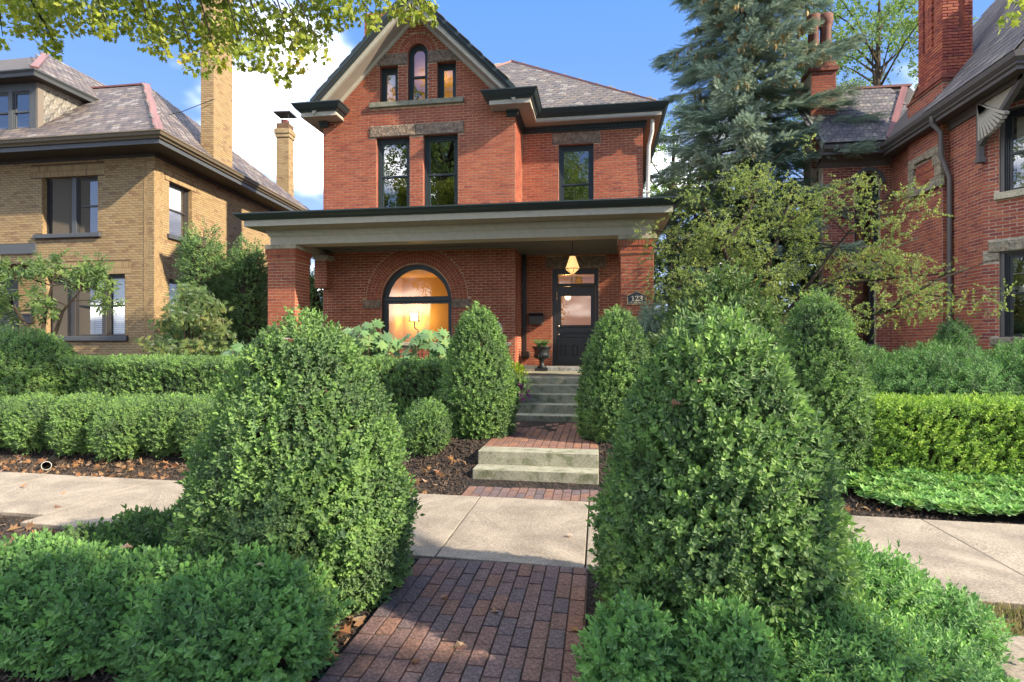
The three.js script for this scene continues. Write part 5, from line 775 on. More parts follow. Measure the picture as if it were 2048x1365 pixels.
{ const t = thing('blue_conifer', 'rounded blue-green dwarf conifer at the foot of the porch pillar', 'conifer', [0.95, 0.4, -9.7]); egg(t, 0.95, 0.4, -9.7, 1.92, (q) => 0.42 * Math.pow(Math.max(0, 1 - q * q), 0.5), 4200, [G.yew], SPRUCE, 464, { s: 1.0, lump: 0.05 }); part(t, 'trunk', tube([V(0.95, 0.3, -9.7), V(0.95, 0.9, -9.7)], [0.04, 0.02]), mat.barkDark); }
shrub('viburnum_shrub', 'loose broad-leaved shrub behind the loose boxwood', 'shrub', [[1.85, 1.35, -9.0, 0.75, 1.25, 0.55], [1.3, 1.0, -8.7, 0.5, 1.0, 0.45], [2.3, 1.05, -8.8, 0.5, 0.95, 0.5]], 800, [G.broad, G.small], pal([[0.06, 0.13, 0.03], [0.085, 0.17, 0.04], [0.12, 0.21, 0.05], [0.17, 0.26, 0.06], [0.12, 0.19, 0.08], [0.24, 0.29, 0.08]]), 465, { s: 0.95, lump: 0.2, core: 0.55, rough: 0.9 });
{ // columnar hollies against the buff house
  const hol = (l, x, z, h, R, n, sd) => { const y = groundY(x, z), t = thing('holly_tree', l, 'holly', [x, y, z], 'hollies along the buff brick wall'); egg(t, x, y, z, h, (q) => R * (0.55 + 0.45 * Math.sin(q * 9 + sd)) * 0.25 + R * 0.8 * Math.pow(Math.max(0, 1 - Math.pow(q, 2.2)), 0.7), n, [G.holly, G.small], HOLLY, sd, { s: 1.0, lump: 0.25, freq: 2.4, deep: 0.5, rough: 0.8 }); part(t, 'trunk', tube([V(x, y, z), V(x, y + h * 0.55, z), V(x + 0.05, y + h * 0.97, z)], [0.07, 0.04, 0.01]), mat.barkDark); };
  hol('tallest holly against the buff side wall, beside its upper window', -9.3, -12.0, 4.0, 0.62, 3600, 471); hol('second holly, between the tallest one and the porch pillar', -8.45, -12.5, 3.75, 0.58, 3400, 472); hol('dark holly seen between porch pillar and the red brick wall', -7.45, -13.7, 3.2, 0.5, 2400, 473); hol('low holly behind the maple, nearest the buff house corner', -9.9, -12.3, 2.2, 0.55, 2000, 474);
}
function branches(root, name, base, tips, rb, m, seed, rise = 0.45) { // limbs from a trunk line to tips
  const r = rng(seed), l = tips.map((t) => { const s = base(t), mid = s.clone().lerp(t, 0.5).add(V((r() - 0.5) * 0.15, rise * 0.15 * s.distanceTo(t), (r() - 0.5) * 0.15)), d = s.distanceTo(t); return tube([s, s.clone().lerp(mid, 0.55), mid, mid.clone().lerp(t, 0.6), t], [rb * (0.4 + 0.1 * d), rb * 0.4, rb * 0.3, rb * 0.2, rb * 0.08].map((v) => Math.max(0.004, v)), 6, false); });
  stuff(part(root, name, l, m));
}
const nearest = (lines) => { const pts = lines.flatMap((l) => l.flatMap((a, i) => (i ? [0.25, 0.5, 0.75, 1].map((k) => l[i - 1].clone().lerp(a, k)) : [a]))); return (q) => { let b = pts[0], bd = 1e9; for (const e of pts) { const dd = e.distanceTo(q) + Math.max(0, e.y - q.y) * 0.8; if (dd < bd) { bd = dd; b = e; } } return b.clone(); }; };
function clumps(root, list, n, geos, colours, seed, o = {}) { // loose foliage in balls [x, y, z, r]
  const { s = 1, m = treeM, droop = 0.2, flat = 1, pow = 0.5 } = o, r = rng(seed), ls = geos.map(() => []);
  for (const [x, y, z, rad] of list) for (let i = 0; i < n * rad * rad; i++) { const d = rv3(r), k = Math.pow(d.length(), pow) / d.length(), p = V(x + d.x * rad * k, y + d.y * rad * k * flat, z + d.z * rad * k); ls[Math.floor(r() * geos.length)].push([p, rv3(r).add(V(0, -droop, 0)), s * (0.7 + 0.5 * r()), toneAt(p, 1.3)]); }
  ls.forEach((l, i) => scatter(root, 'leaves', geos[i], m, l, colours, seed + i));
}
{ // laceleaf maple in front of the buff house
  const t = thing('japanese_maple', 'layered green Japanese maple at the corner of the buff house', 'maple', [-8.1, 0.4, -10.2]), r = rng(480), l = []; for (let i = 0; i < 46; i++) { const a = r() * 6.28, q = r(), rad = 0.95 * Math.sqrt(r()) * (1 - 0.55 * q); l.push([-8.1 + Math.cos(a) * rad, 0.95 + q * 1.75, -10.2 + Math.sin(a) * rad * 0.8, 0.26 + 0.1 * r()]); }
  clumps(t, l, 620, [G.palm], BRONZE, 481, { s: 1.25, flat: 0.5, droop: 0.1 }); branches(t, 'branches', () => V(-8.1, 0.9, -10.2), l.slice(0, 30).map((c) => V(...c)), 0.05, mat.barkDark, 482); part(t, 'trunk', tube([V(-8.1, 0.3, -10.2), V(-8.12, 0.7, -10.2), V(-8.08, 1.1, -10.2)], [0.07, 0.055, 0.045]), mat.barkDark);
}
{ // open magnolia at the picture's edge
  const t = thing('young_magnolia', 'open young magnolia with long leaves before the triple window', 'magnolia', [-11.3, 0.4, -9.9]), r = rng(484), l = []; for (let i = 0; i < 30; i++) { const a = r() * 6.28, rad = 0.45 + 0.95 * Math.sqrt(r()); l.push([-11.35 + Math.cos(a) * rad, 2.25 + r() * 1.15, -9.9 + Math.sin(a) * rad * 0.8, 0.17 + 0.1 * r()]); }
  clumps(t, l, 330, [G.long], pal([[0.08, 0.15, 0.04], [0.11, 0.20, 0.05], [0.16, 0.26, 0.06], [0.22, 0.33, 0.07], [0.12, 0.2, 0.08]]), 485, { s: 0.9, flat: 0.7 }); const ml = [[V(-11.36, 1.6, -9.9), V(-11.8, 2.3, -9.8), V(-12.1, 2.9, -9.7)], [V(-11.36, 1.6, -9.9), V(-11.3, 2.5, -10), V(-11.2, 3.2, -10.1)], [V(-10.95, 1.7, -9.8), V(-10.6, 2.3, -9.7), V(-10.2, 2.7, -9.7)]]; ml.forEach((q) => part(t, 'limb', tube(q, [0.04, 0.028, 0.012], 7), mat.bark)); branches(t, 'branches', nearest(ml), l.map((c) => V(c[0], c[1], c[2])), 0.03, mat.bark, 486); part(t, 'trunk', [tube([V(-11.3, 0.3, -9.9), V(-11.33, 0.9, -9.9), V(-11.36, 1.6, -9.9)], [0.06, 0.05, 0.045]), tube([V(-11.1, 0.3, -9.85), V(-11.05, 0.9, -9.85), V(-10.95, 1.7, -9.8)], [0.05, 0.04, 0.03])], mat.bark);
}
{ // oakleaf hydrangea behind the hedge: every large leaf a part
  const lg = [lobed(0.26, 5, 0.2), lobed(0.21, 5, 0.12), lobed(0.30, 7, 0.16)], cols = pal([[0.09, 0.19, 0.06], [0.12, 0.24, 0.08], [0.15, 0.29, 0.10], [0.10, 0.20, 0.09], [0.20, 0.32, 0.10]]), mats = cols.map((c) => { const m = leafM.clone(); m.color.copy(c); m.clearcoat = 0.1; return m; });
  const hyd = (label, cx, cz, n, w, top, seed) => { const t = thing('oakleaf_hydrangea', label, 'hydrangea', [cx, 0.35, cz], 'hydrangeas behind the long hedge'), r = rng(seed), st = []; for (let i = 0; i < n; i++) { const a = r() * 6.28, q = Math.sqrt(r()), x = cx + Math.cos(a) * q * w, z = cz + Math.sin(a) * q * 0.4, y = top - 0.62 * r() - 0.35 * q * q; const o = new THREE.Mesh(lg[i % 3], mats[Math.floor(r() * 5)]); o.name = 'leaf'; o.position.set(x - cx, y - 0.35, z - cz); o.quaternion.setFromEuler(new THREE.Euler(1.0 + (r() - 0.5) * 0.9, a + 1.57 * 0 + (r() - 0.5), 0, 'YXZ')); o.rotation.set(0, 0, 0); o.quaternion.setFromUnitVectors(V(0, 0, 1), V(Math.cos(a) * 0.55 + 0.1, 0.75, 0.45 + 0.5 * r()).normalize()).multiply(new THREE.Quaternion().setFromAxisAngle(V(0, 0, 1), r() * 6.28)); t.add(o); if (i % 4 === 0) st.push(tube([V(cx + (x - cx) * 0.3, 0.4, cz), V(cx + (x - cx) * 0.7, y * 0.6, cz + (z - cz) * 0.7), V(x, y, z)], [0.012, 0.01, 0.006], 5)); } stuff(part(t, 'stems', st, M([0.12, 0.08, 0.045]))); };
  hyd('broad-leaved oakleaf hydrangea under the arched window', -4.2, -9.75, 95, 0.62, 2.1, 491); hyd('looser oakleaf hydrangea beside the pointed boxwood', -3.1, -9.8, 80, 0.55, 1.95, 492); hyd('bright oakleaf hydrangea at the foot of the far porch pillar', -6.75, -9.7, 60, 0.5, 1.75, 493);
}
{ // fern, urn planting and the flowering planter on the steps
  const fern = (t, x, y, z, n, L, colours, seed) => { const r = rng(seed), l = []; for (let i = 0; i < n; i++) { const a = i * 2.4, d = V(Math.cos(a), 0, Math.sin(a)), e = 0.5 + 0.6 * r(); for (let k = 1; k < 12; k++) { const q = k / 12, p = V(x, y, z).addScaledVector(d, q * L * 0.75 * e).add(V(0, L * (1.1 * q - 0.75 * q * q) * (0.7 + 0.5 * r()), 0)), side = V(-d.z, 0.1, d.x); for (const s of [-1, 1]) l.push([p, side.clone().multiplyScalar(s).addScaledVector(d, 0.6), 1.5 * (1.1 - q), 0.5]); } } scatter(t, 'fronds', leafTri(0.075, 0.018), leafM, l, colours, seed); };
  const f1 = thing('fern_clump', 'bright fern clump between the hollies and the far porch pillar', 'fern', [-6.9, 0.4, -10.1]); fern(f1, -6.9, 1.2, -10.1, 34, 0.8, LIME, 501); part(f1, 'crown', tube([V(-6.9, 0.35, -10.1), V(-6.9, 1.2, -10.1)], [0.05, 0.03]), mat.barkDark);
  const f2 = thing('urn_plant', 'feathery green plant growing in the black urn', 'plant', [-1.32, 1.54, -13.1]); fern(f2, -1.32, 1.54, -13.1, 26, 0.42, YEW, 502); part(f2, 'soil', lathe([[0, 1.535], [0.16, 1.535], [0.16, 1.52], [0, 1.52]], 16).translate(-1.32, 0, -13.1), mat.soil);
  const fp = thing('flower_planter', 'planter of chartreuse vine and purple petunias on the porch steps', 'planter', [-1.55, 0.6, -9.95]); part(fp, 'pot', lathe([[0, 0.5], [0.13, 0.5], [0.17, 0.84], [0.19, 0.85], [0.19, 0.9], [0.15, 0.9], [0.15, 0.84], [0, 0.84]], 20).translate(-1.55, 0, -9.95), mat.iron);
  mounds(fp, [[-1.5, 1.06, -9.95, 0.22, 0.22, 0.2]], 1500, [lobed(0.07, 3, 0.15)], pal([[0.30, 0.42, 0.02], [0.40, 0.52, 0.025], [0.48, 0.58, 0.04]]), 503, { core: 0, fol: 'vine_leaves', deep: 0.5 }); mounds(fp, [[-1.4, 0.85, -9.85, 0.16, 0.18, 0.16]], 1300, [G.box3], BOX, 504, { core: 0 });
  const r = rng(505), fl = mergeGeometries([0, 1, 2, 3, 4].map((k) => leafSix(0.03, 0.028).rotateX(1.05).rotateY(k * 1.2566))), fm = M([0.33, 0.012, 0.26], { roughness: 0.7 }); for (let i = 0; i < 16; i++) { const o = new THREE.Mesh(fl, fm); o.name = 'petunia_flower'; const a = r() * 3.6 - 0.5; o.position.set(0.17 + 0.19 * Math.cos(a) * r(), 0.05 + 0.32 * r(), 0.10 + 0.17 * Math.sin(Math.abs(a)) * (0.5 + 0.5 * r())); o.rotation.set(0.9 + 0.4 * r(), 0, (r() - 0.5)); fp.add(o); }
}
// ground cover and weeds: nobody could count them
{
  const r = rng(510), l = [], edge = (x) => zBack(x) - 0.08 - 1.0 * smooth(-x, -3.5, -2.5) * 1; for (let i = 0; i < 6400; i++) { const x = 2.4 + r() * 5.6, z = -6.0 - r() * 0.95; if (z > zBack(x) - 0.06 || (x < 3.3 && z > -6.0 - (3.3 - x) * 0.75 + 0.1 * Math.sin(x * 9))) continue; const y = groundY(x, z) + 0.05 * r(); l.push([V(x, y, z), V((r() - 0.5) * 0.6, 1, (r() - 0.5) * 0.6 + 0.2), 0.9 + 0.5 * r(), 0.45 + 0.5 * fbm(x * 3, 1, z * 3, 2)]); }
  const g = new THREE.Group(); g.name = 'ground_cover'; g.userData = { label: 'bright green pachysandra ground cover along the sidewalk edge', category: 'ground cover', kind: 'stuff' }; g.position.set(5, 0, -6.4); scene.add(g); scatter(g, 'leaves', G.rosette, leafM, l, FRESH.slice(1, 4).concat(LIME.slice(0, 3)), 511);
  const w = thing('hosta_weed', 'few upright pale leaves at the foot of the bright cone', 'plant', [2.35, 0.05, -6.45]), wl = []; for (let i = 0; i < 14; i++) wl.push([V(2.2 + r() * 0.5, groundY(2.4, -6.5), -6.35 - r() * 0.3), V((r() - 0.5) * 0.8, 1, 0.3 * r()), 1.5 + r(), 0.6]); scatter(w, 'leaves', leafSix(0.11, 0.035), leafM, wl, FRESH, 512);
  const gl = []; for (let i = 0; i < 5200; i++) { const x = 1.9 + r() * 1.9, z = -4.14 + r() * 0.6 + (x - 2.4) * 0.04; if (z < zFront(x) + 0.02) continue; gl.push([V(x, -0.03, z), V((r() - 0.5) * 1.2, 1, (r() - 0.5) * 1.2), 0.7 + 0.7 * r(), r()]); }
  const gg = new THREE.Group(); gg.name = 'grass'; gg.userData = { label: 'sunlit yellowing grass strip between sidewalk and kerb stone', category: 'grass', kind: 'stuff' }; gg.position.set(2.7, 0, -3.9); scene.add(gg); scatter(gg, 'blades', leafTri(0.05, 0.006, 0), leafM, gl, pal([[0.16, 0.20, 0.04], [0.26, 0.26, 0.07], [0.36, 0.30, 0.12], [0.42, 0.33, 0.16]]), 513);
}
// ---------------------------------------------------------------- trees
{ // the street maple whose limb hangs over the view
  const tw = [[-7.27, 5.81, -5.96, 0.28], [-6.52, 5.6, -5.57, 0.29], [-6.61, 5.39, -5.86, 0.18], [-6.84, 5.99, -6.23, 0.29], [-6.52, 5.25, -5.87, 0.1], [-5.95, 5.6, -5.76, 0.24], [-6.01, 5.87, -6.15, 0.28], [-5.72, 5.38, -5.79, 0.12], [-5.53, 5.66, -6.02, 0.27], [-5.23, 5.28, -5.87, 0.18], [-5.51, 5.83, -6.43, 0.29], [-5.05, 5.15, -5.9, 0.11], [-4.95, 5.54, -6.22, 0.31], [-4.63, 4.92, -5.86, 0.15], [-4.94, 5.89, -6.62, 0.33], [-4.47, 5.06, -5.99, 0.16], [-4.3, 5.48, -6.21, 0.3], [-4.02, 4.96, -5.85, 0.15], [-4.12, 5.72, -6.45, 0.31], [-3.83, 5.01, -5.98, 0.2], [-3.59, 4.73, -5.92, 0.11], [-3.7, 5.48, -6.31, 0.27], [-3.42, 4.91, -5.95, 0.14], [-3.54, 5.72, -6.54, 0.28], [-3.14, 5.0, -5.99, 0.11], [-3.22, 5.72, -6.38, 0.24], [-2.9, 5.63, -6.23, 0.19], [-2.71, 5.8, -6.46, 0.18], [-2.57, 5.4, -6.18, 0.1], [-2.41, 5.73, -6.41, 0.16], [-2.16, 5.5, -6.24, 0.13], [-2.02, 5.67, -6.37, 0.15], [-1.89, 5.47, -6.28, 0.08], [-3.36, 5.17, -6.06, 0.15], [-6.94, 5.24, -5.6, 0.07]];
  const r = rng(520), up = []; for (let i = 0; i < 34; i++) up.push([-7.8 + r() * 6.2, 6.25 + r() * 0.9, -6.9 + r() * 1.3, 0.38]);
  const t = thing('maple_tree', 'street maple with bright yellow-green leaves hanging over the roofs', 'maple', [-6.7, 0, -2.0]);
  clumps(t, [...tw, ...up], 2700, [G.maple], MAPLE, 521, { s: 0.84, droop: 0.5, pow: 0.8 });
  const high = []; for (let i = 0; i < 60; i++) high.push([-9 + r() * 8, 7.2 + r() * 5, -6 + r() * 8.5, 0.9]); clumps(t, high, 60, [G.tree], TREE.concat(MAPLE.slice(0, 2)), 522, { s: 1.1 });
  const limb = (q) => { const k = clamp((q.x + 6.7) / 5.5, 0, 1); return V(-6.7 + 4.2 * k, 6.3 + 0.5 * Math.sin(k * 2.5), -5.2 - 1.2 * k); };
  branches(t, 'branches', limb, [...tw, ...up].map((c) => V(c[0], c[1] + 0.05, c[2])), 0.035, mat.barkDark, 523, 0.1); branches(t, 'limbs', (q) => V(-6.6, clamp(q.y - 2, 5, 9), -2), high.filter((_, i) => i % 2).map((c) => V(...c.slice(0, 3))), 0.10, mat.bark, 524);
  part(t, 'trunk', tube([V(-6.75, -0.1, -1.95), V(-6.7, 0.4, -2), V(-6.68, 2.5, -2), V(-6.6, 5.5, -2.0), V(-6.5, 9.5, -1.9)], [0.72, 0.56, 0.5, 0.42, 0.2], 20), mat.bark); part(t, 'limb', tube([V(-6.6, 4.9, -2.1), V(-6.7, 5.9, -3.6), V(-6.6, 6.3, -5.2), V(-4.6, 6.75, -5.8), V(-2.5, 6.75, -6.4)], [0.24, 0.18, 0.12, 0.07, 0.025], 10), mat.bark);
  const t2 = thing('street_tree', 'street tree whose few yellow leaves hang in the upper right corner', 'tree', [9.0, 0, 0.8]); clumps(t2, [[3.23, 4.29, -5.15, 0.05], [3.31, 4.36, -5.17, 0.06], [3.33, 4.38, -5.07, 0.10], [3.51, 4.5, -5.2, 0.13], [3.49, 4.73, -5.3, 0.18]], 900, [G.maple], MAPLE.slice(1, 5), 525, { s: 0.75, droop: 0.5 });
  const cr = []; for (let i = 0; i < 64; i++) { const d = rv3(r); cr.push([6.6 + d.x * 2.6, 5.4 + d.y * 1.0, 0.45 + d.z * 0.5, 0.42]); } clumps(t2, cr, 120, [G.tree], TREE, 526, { s: 1.15 }); branches(t2, 'branches', (q) => V(clamp(q.x, 6, 9), 4.4, 0.2), [...cr.map((c) => V(c[0], c[1], c[2]))], 0.10, mat.bark, 527); branches(t2, 'twig', () => V(5.4, 5.6, -3.5), [V(3.5, 4.6, -5.2), V(3.33, 4.42, -5.1)], 0.03, mat.barkDark, 528); part(t2, 'trunk', tube([V(9, -0.1, 0.8), V(9, 2.5, 0.8), V(8.9, 4.6, 0.5), V(8.6, 6.4, 0.1)], [0.4, 0.3, 0.24, 0.08], 14), mat.bark); part(t2, 'limb', tube([V(9, 3.8, 0.7), V(7.2, 4.9, -1.0), V(5.4, 5.6, -3.5)], [0.14, 0.09, 0.03], 8), mat.bark);
}
function leafy(name, label, cat, x, z, y0, hc, rx, ry, rz, nc, per, geo, colours, seed, o = {}) { // a broad tree: trunk, limbs and a crown of clumps
  const t = thing(name, label, cat, [x, 0.3, z], o.group), r = rng(seed), l = []; for (let i = 0; i < nc; i++) { const d = rv3(r), k = Math.pow(d.length(), 0.6) / d.length(); l.push([x + d.x * k * rx, hc + d.y * k * ry, z + d.z * k * rz, (o.cr ?? 0.8) * (0.7 + 0.6 * r())]); }
  clumps(t, l, per, [geo], colours, seed + 1, { s: o.s ?? 1, flat: 0.8 }); branches(t, 'branches', (q) => V(x, clamp(q.y - 0.3 * ry - 0.6, y0, hc + ry * 0.4), z), l.filter((_, i) => i % (o.skip ?? 2) === 0).map((c) => V(c[0], c[1], c[2])), o.rb ?? 0.10, mat.bark, seed + 2); part(t, 'trunk', tube([V(x, 0.2, z), V(x + 0.05, y0, z), V(x, hc, z), V(x + 0.1, hc + ry * 0.8, z)], [o.tr ?? 0.25, (o.tr ?? 0.25) * 0.8, (o.tr ?? 0.25) * 0.55, 0.03], 12), mat.bark); return t;
}
{ // crab apple before the old brick house: low, wide and open
  const t = thing('crabapple_tree', 'wide open crab apple tree in front of the old brick house', 'crab apple', [2.65, 0.4, -9.6]), r = rng(540), l = [];
  const lm = [[V(2.66, 0.3, -9.6), V(2.62, 1.0, -9.6), V(2.55, 1.6, -9.6), V(2.35, 2.3, -9.55), V(2.0, 3.2, -9.5), V(1.7, 3.9, -9.5)], [V(2.55, 1.5, -9.6), V(3.0, 2.1, -9.7), V(3.7, 2.6, -9.85), V(4.5, 3.1, -10), V(5.2, 3.4, -10.1)], [V(2.6, 1.35, -9.6), V(3.2, 1.85, -9.4), V(4.1, 2.1, -9.2), V(5.1, 2.35, -9.2)], [V(2.5, 1.75, -9.6), V(2.7, 2.7, -9.8), V(3.0, 3.6, -9.9), V(3.2, 4.3, -9.9)], [V(2.45, 1.9, -9.6), V(1.8, 2.3, -9.3), V(1.2, 2.7, -9.2)], [V(3.0, 2.1, -9.7), V(3.6, 3.0, -9.6), V(4.2, 3.8, -9.6)], [V(3.7, 2.6, -9.85), V(4.6, 2.7, -9.6), V(5.5, 2.75, -9.5)], [V(4.1, 2.1, -9.2), V(4.9, 2.6, -9.0), V(5.7, 2.9, -9.0)], [V(2.0, 3.2, -9.5), V(2.5, 3.9, -9.8), V(2.7, 4.6, -9.9)], [V(2.35, 2.3, -9.55), V(1.6, 3.1, -9.9), V(1.1, 3.6, -10)], [V(3.0, 3.6, -9.9), V(3.8, 4.2, -10), V(4.4, 4.3, -10)]], lr = [0.11, 0.06, 0.05, 0.05, 0.045, 0.04, 0.03, 0.025, 0.03, 0.03, 0.025];
  for (const q of lm) for (let k = 1; k < q.length; k++) for (let w = 0; w < 9; w++) { if ((q[k].y < 2.0 && q[k].x < 3) || r() < (q[k].x - 3.4) * 0.36) continue; const c = q[k - 1].clone().lerp(q[k], r()).add(V((r() - 0.5) * 1.1, (r() - 0.4) * 0.55, (r() - 0.5) * 1.2)); if (c.y > 1.75) l.push([c.x, c.y, c.z, 0.14 + 0.2 * r()]); }
  clumps(t, l, 400, [G.small], pal([[0.13, 0.20, 0.045], [0.18, 0.26, 0.055], [0.22, 0.30, 0.065], [0.30, 0.36, 0.07], [0.15, 0.20, 0.08], [0.42, 0.38, 0.06]]), 541, { s: 0.9, flat: 0.6 });
  lm.forEach((q, i) => part(t, i ? 'limb' : 'trunk', tube(q, q.map((_, k) => lr[i] * (1 - 0.82 * k / (q.length - 1))), 9), mat.bark)); branches(t, 'branches', nearest(lm.map((q) => q.slice(1))), l.map((c) => V(c[0], c[1], c[2])), 0.03, mat.bark, 542, 0.25);
}
leafy('shade_tree', 'slim leafy tree just behind the pale downspout', 'tree', 3.0, -24, 4, 7.4, 2.3, 3.8, 2.0, 42, 42, G.tree, TREE, 551, { group: 'trees behind the houses', s: 0.9 });
leafy('shade_tree', 'big sunlit tree behind the old house chimneys', 'tree', 12.2, -27, 6, 12.8, 4.2, 5.5, 3.5, 70, 46, G.tree, TREE, 552, { group: 'trees behind the houses', cr: 1.0, s: 1.05 });
leafy('shade_tree', 'dense dark tree in the gap below the spruce', 'tree', 2.9, -16.5, 2, 3.6, 1.3, 2.6, 1.2, 40, 80, G.broad, HOLLY, 553, { group: 'trees behind the houses', cr: 0.6, s: 1.1 });
leafy('shade_tree', 'leafy understorey tree between the spruce and the side entry', 'tree', 5.0, -17.2, 2, 4.0, 1.3, 2.6, 1.0, 44, 80, G.broad, TREE, 554, { group: 'trees behind the houses', cr: 0.65, s: 1.1 });
// trees across the street, behind the viewer, that the window panes mirror
leafy('street_tree', 'tall tree across the street mirrored in the gable window panes', 'tree', -11, 15, 5, 12, 5.5, 8.5, 4, 90, 26, G.far, TREE, 561, { group: 'trees across the street', cr: 1.3, s: 1.1, tr: 0.5 });
leafy('street_tree', 'tall tree across the street mirrored in the upper windows', 'tree', -4.5, 17, 5, 11, 4.0, 7.5, 4, 70, 26, G.far, TREE, 562, { group: 'trees across the street', cr: 1.3, s: 1.1, tr: 0.5 });
leafy('street_tree', 'tree across the street mirrored in the old house panes', 'tree', 20, 8, 4, 8, 4.0, 6.0, 4, 60, 26, G.far, TREE, 563, { group: 'trees across the street', cr: 1.2, s: 1.1, tr: 0.5 });
{ // blue spruce between the houses
  const X = 4.35, Z = -17.8, t = thing('blue_spruce', 'tall blue spruce with golden cones rising between the houses', 'spruce', [X, 0.3, Z]), r = rng(570), tips = [], tw = [], cones = [];
  for (let y = 3.4; y < 19.5; y += 0.52) { const R = 4.15 * Math.pow(clamp(1 - (y - 3.0) / 18, 0, 1), 0.85), n = 8; for (let k = 0; k < n; k++) {
    const a = k / n * 6.283 + y * 2.1 + r() * 0.5, L = R * (0.55 + 0.55 * r()), d = V(Math.cos(a), 0, Math.sin(a)), pts = []; for (let i = 0; i <= 5; i++) { const q = i / 5; pts.push(V(X, y, Z).addScaledVector(d, L * q).add(V(0, -0.42 * L * q * q * 0.55 + 0.13 * L * Math.pow(q, 4), 0))); } tips.push(tube(pts, [0.035, 0.03, 0.024, 0.018, 0.012, 0.005], 5, false));
    for (let i = 0; i < L * 80; i++) { const q = 0.16 + 0.84 * r(), p = pts[Math.min(4, Math.floor(q * 5))].clone().lerp(pts[Math.min(5, Math.floor(q * 5) + 1)], (q * 5) % 1), sd = V(-d.z, 0, d.x).multiplyScalar((r() - 0.5) * 0.62 * (1.15 - q) * Math.min(L, 1.8)); p.add(sd).add(V(0, -0.30 * sd.length() - 0.10 * r(), 0)); tw.push([p, d.clone().multiplyScalar(0.7).addScaledVector(sd, 1.6).add(V(0, -0.55 + 0.75 * r(), 0)), 0.85 + 0.5 * r(), toneAt(p, 0.9)]); }
    if (y > 8.6 || (y > 7 && r() < 0.2)) { const m = Math.floor(26 * r() * r() * (y > 9.6 ? 1.8 : 1)); for (let i = 0; i < m; i++) { const q = 0.55 + 0.45 * r(), p = pts[Math.min(4, Math.floor(q * 5))].clone().add(V((r() - 0.5) * 0.4, 0.02 - 0.1 * r(), (r() - 0.5) * 0.4)); cones.push([p, V((r() - 0.5) * 0.3, -1, (r() - 0.5) * 0.3), 0.8 + 0.5 * r(), r()]); } }
  } }
  scatter(t, 'needles', G.spruce, needleM, tw, SPRUCE, 571); scatter(t, 'cones', lathe([[0, 0], [0.028, 0.015], [0.038, 0.06], [0.03, 0.13], [0, 0.17]], 7), M([1, 1, 1], { roughness: 0.9 }), cones, pal([[0.36, 0.26, 0.12], [0.46, 0.34, 0.16], [0.52, 0.41, 0.2]]), 572);
  stuff(part(t, 'branches', tips, mat.barkDark)); part(t, 'trunk', tube([V(X, 0.2, Z), V(X, 5, Z), V(X, 10, Z), V(X, 20, Z)], [0.30, 0.23, 0.17, 0.02], 12), mat.bark);
}
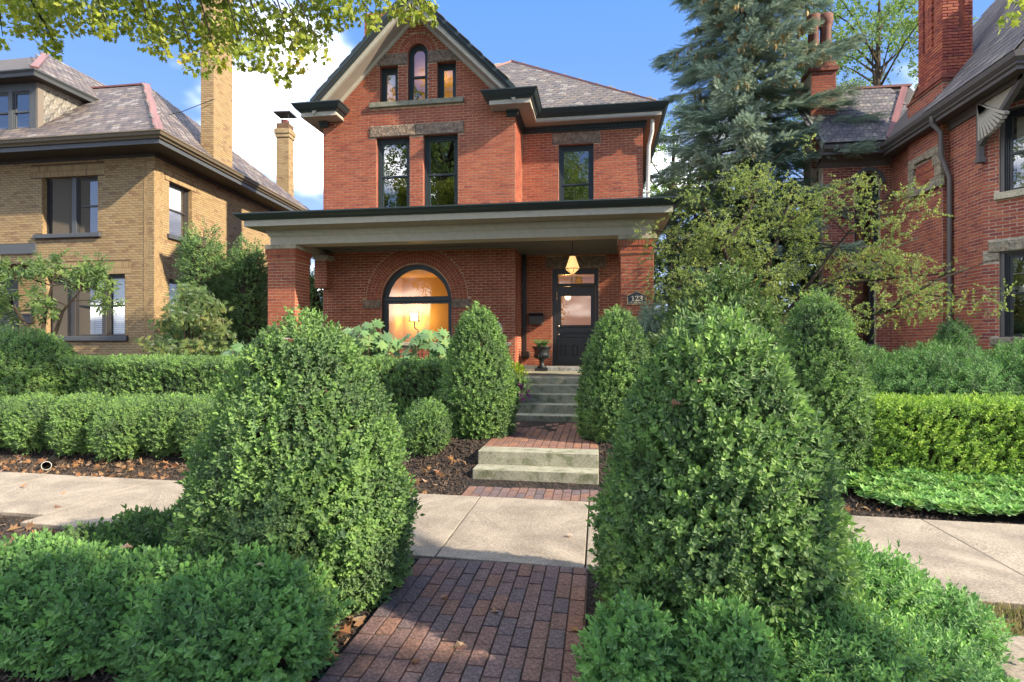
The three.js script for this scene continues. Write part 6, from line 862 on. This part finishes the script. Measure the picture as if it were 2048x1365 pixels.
// ---------------------------------------------------------------- small things on the ground
{
  const r = rng(600), chips = []; const bed = (x0, x1, z0, z1, n, sz) => { for (let i = 0; i < n; i++) { const x = x0 + r() * (x1 - x0), z = z0 + r() * (z1 - z0); if ((x > -1.42 && x < -0.06 && z > -4.3) || (x > -1.53 && x < 0.03 && z < -5.9) || (z < zFront(x) + 0.05 && z > zBack(x) - 0.05 && x > -5.4) || (x <= -5.4 && z < -4.68 && z > zBack(x) - 0.05)) continue; chips.push([V(x, groundY(x, z) + 0.006, z), rv3(r).add(V(0, 0.2, 0)), sz * (0.6 + 0.9 * r()), r()]); } };
  bed(-4.5, 3, -4.3, -2.0, 9000, 1); bed(-9, -4.5, -4.7, -2.5, 3500, 1.2); bed(-9.5, -1.5, -7.6, -6.0, 9000, 1.3); bed(0, 3.5, -7.6, -5.9, 5000, 1.2);
  const g = new THREE.Group(); g.name = 'bark_mulch'; g.userData = { label: 'dark shredded bark mulch over the garden beds', category: 'mulch', kind: 'stuff' }; scene.add(g); scatter(g, 'chips', new THREE.BoxGeometry(0.010, 0.036, 0.006), M([1, 1, 1], { roughness: 1 }), chips, pal([[0.022, 0.016, 0.013], [0.04, 0.028, 0.021], [0.065, 0.045, 0.032], [0.10, 0.07, 0.05]]), 601);
  const dead = lobed(0.11, 5, 0.45), dcol = pal([[0.30, 0.13, 0.05], [0.36, 0.19, 0.08], [0.42, 0.26, 0.13], [0.24, 0.11, 0.05], [0.46, 0.24, 0.09]]), ll = [], litter = (x0, x1, z0, z1, n) => { for (let i = 0; i < n; i++) { const x = x0 + r() * (x1 - x0), z = z0 + r() * (z1 - z0); ll.push([V(x, groundY(x, z) + 0.02, z), V((r() - 0.5) * 2, (r() - 0.5) * 0.9, (r() - 0.5) * 2), 0.6 + 0.5 * r(), r()]); } };
  litter(-9, -4.6, -6.65, -6.1, 230); litter(-8.5, -4.0, -4.55, -3.2, 330); litter(-2.9, -1.6, -6.9, -6.1, 40); litter(0.0, 0.3, -4.1, -2.4, 34); litter(2, 3.2, -6.6, -6.05, 34); litter(-1.62, -1.42, -3.9, -2.4, 22);
  const lg = new THREE.Group(); lg.name = 'leaf_litter'; lg.userData = { label: 'brown dry leaf litter along the beds and verge', category: 'leaf litter', kind: 'stuff' }; scene.add(lg); scatter(lg, 'dead_leaves', dead, treeM, ll, dcol, 602);
  const dm = dcol.map((c) => { const m = treeM.clone(); m.color.copy(c); return m; }), drop = (label, group, x, y, z, s, i) => { const t = new THREE.Mesh(dead, dm[i % 5]); t.name = numbered('fallen_leaf'); t.position.set(x, y, z); t.scale.setScalar(s); t.rotation.set(-Math.PI / 2 + (r() - 0.5) * 0.7, (r() - 0.5) * 0.5, r() * 6.28); t.userData = { label, category: 'leaf', group }; scene.add(t); };
  [[-1.02, -3.55, 0.62, 'curled leaf at the shadowed middle of the path, nearest the egg-shaped boxwood'], [-0.62, -3.42, 0.6, 'reddish ragged leaf on the path, nearest its centre'], [-0.75, -3.0, 0.75, 'palest and largest leaf low on the brick path'], [-0.98, -2.82, 0.6, 'orange leaf low on the brick path, left of the palest leaf'], [-0.17, -3.3, 0.6, 'brown leaf at the edge of the path by the border bricks']].forEach(([x, z, s, l], i) => drop(l, 'leaves on the brick path', x, 0.022, z, s, i));
  [[-6.6, -5.5, 'dry leaf on the far sidewalk slab, nearest the mulch'], [-5.9, -5.42, 'brown leaf on the sidewalk below the boxwood balls, second from the pipe'], [-5.5, -4.95, 'small leaf near the front edge of the far sidewalk slab'], [-0.25, -4.9, 'single leaf on the sidewalk slab in line with the steps']].forEach(([x, z, l], i) => drop(l, 'leaves on the sidewalk', x, 0.024, z, 0.8, i + 1));
  drop('dry leaf lying in the middle of the brick landing', 'leaves on the landing', -1.02, 0.355, -8.0, 0.7, 0); drop('dry leaf on the edge of the upper garden step', 'leaves on the landing', -0.4, 0.365, -7.1, 0.7, 1);
  [[-1.86, 1.72, -3.1, 'dry brown leaf caught near the top of the egg-shaped boxwood'], [0.56, 1.5, -2.99, 'orange leaf caught on the loose boxwood near its top'], [0.38, 1.40, -3.02, 'orange leaf caught on the path side of the loose boxwood'], [-2.6, 0.55, -2.75, 'pale brown leaf resting on the wide low boxwood'], [-1.75, 0.54, -2.7, 'brown leaf resting on the low boxwood beside the path']].forEach(([x, y, z, l], i) => drop(l, 'leaves caught in the boxwoods', x, y, z, 0.75, i + 3));
  const dp = thing('drain_pipe', 'black corrugated drain pipe with white rim poking out of the mulch', 'pipe', [-7.2, 0, -6.4]), pts = [], rad = []; for (let i = 0; i < 26; i++) { pts.push(V(-7.18 - i * 0.016, 0.06 + i * 0.001, -6.34 - i * 0.022)); rad.push(i % 2 ? 0.058 : 0.052); } part(dp, 'tube', tube(pts, rad, 14, false), mat.charcoal); part(dp, 'rim', new THREE.TorusGeometry(0.054, 0.004, 8, 20).rotateY(0.63).translate(-7.178, 0.06, -6.338), mat.white);
  const kb = setting('kerb', [2.5, 0, -3.2]); part(kb, 'kerb_stone', uvm(rbox(2.02, 3.6, -0.2, 0.02, -3.62, -2.4, 0.03)), mat.concrete);
}

scene.traverse((o) => { if (o.isMesh) { o.castShadow = true; o.receiveShadow = true; } });
renderer.render(scene, camera);
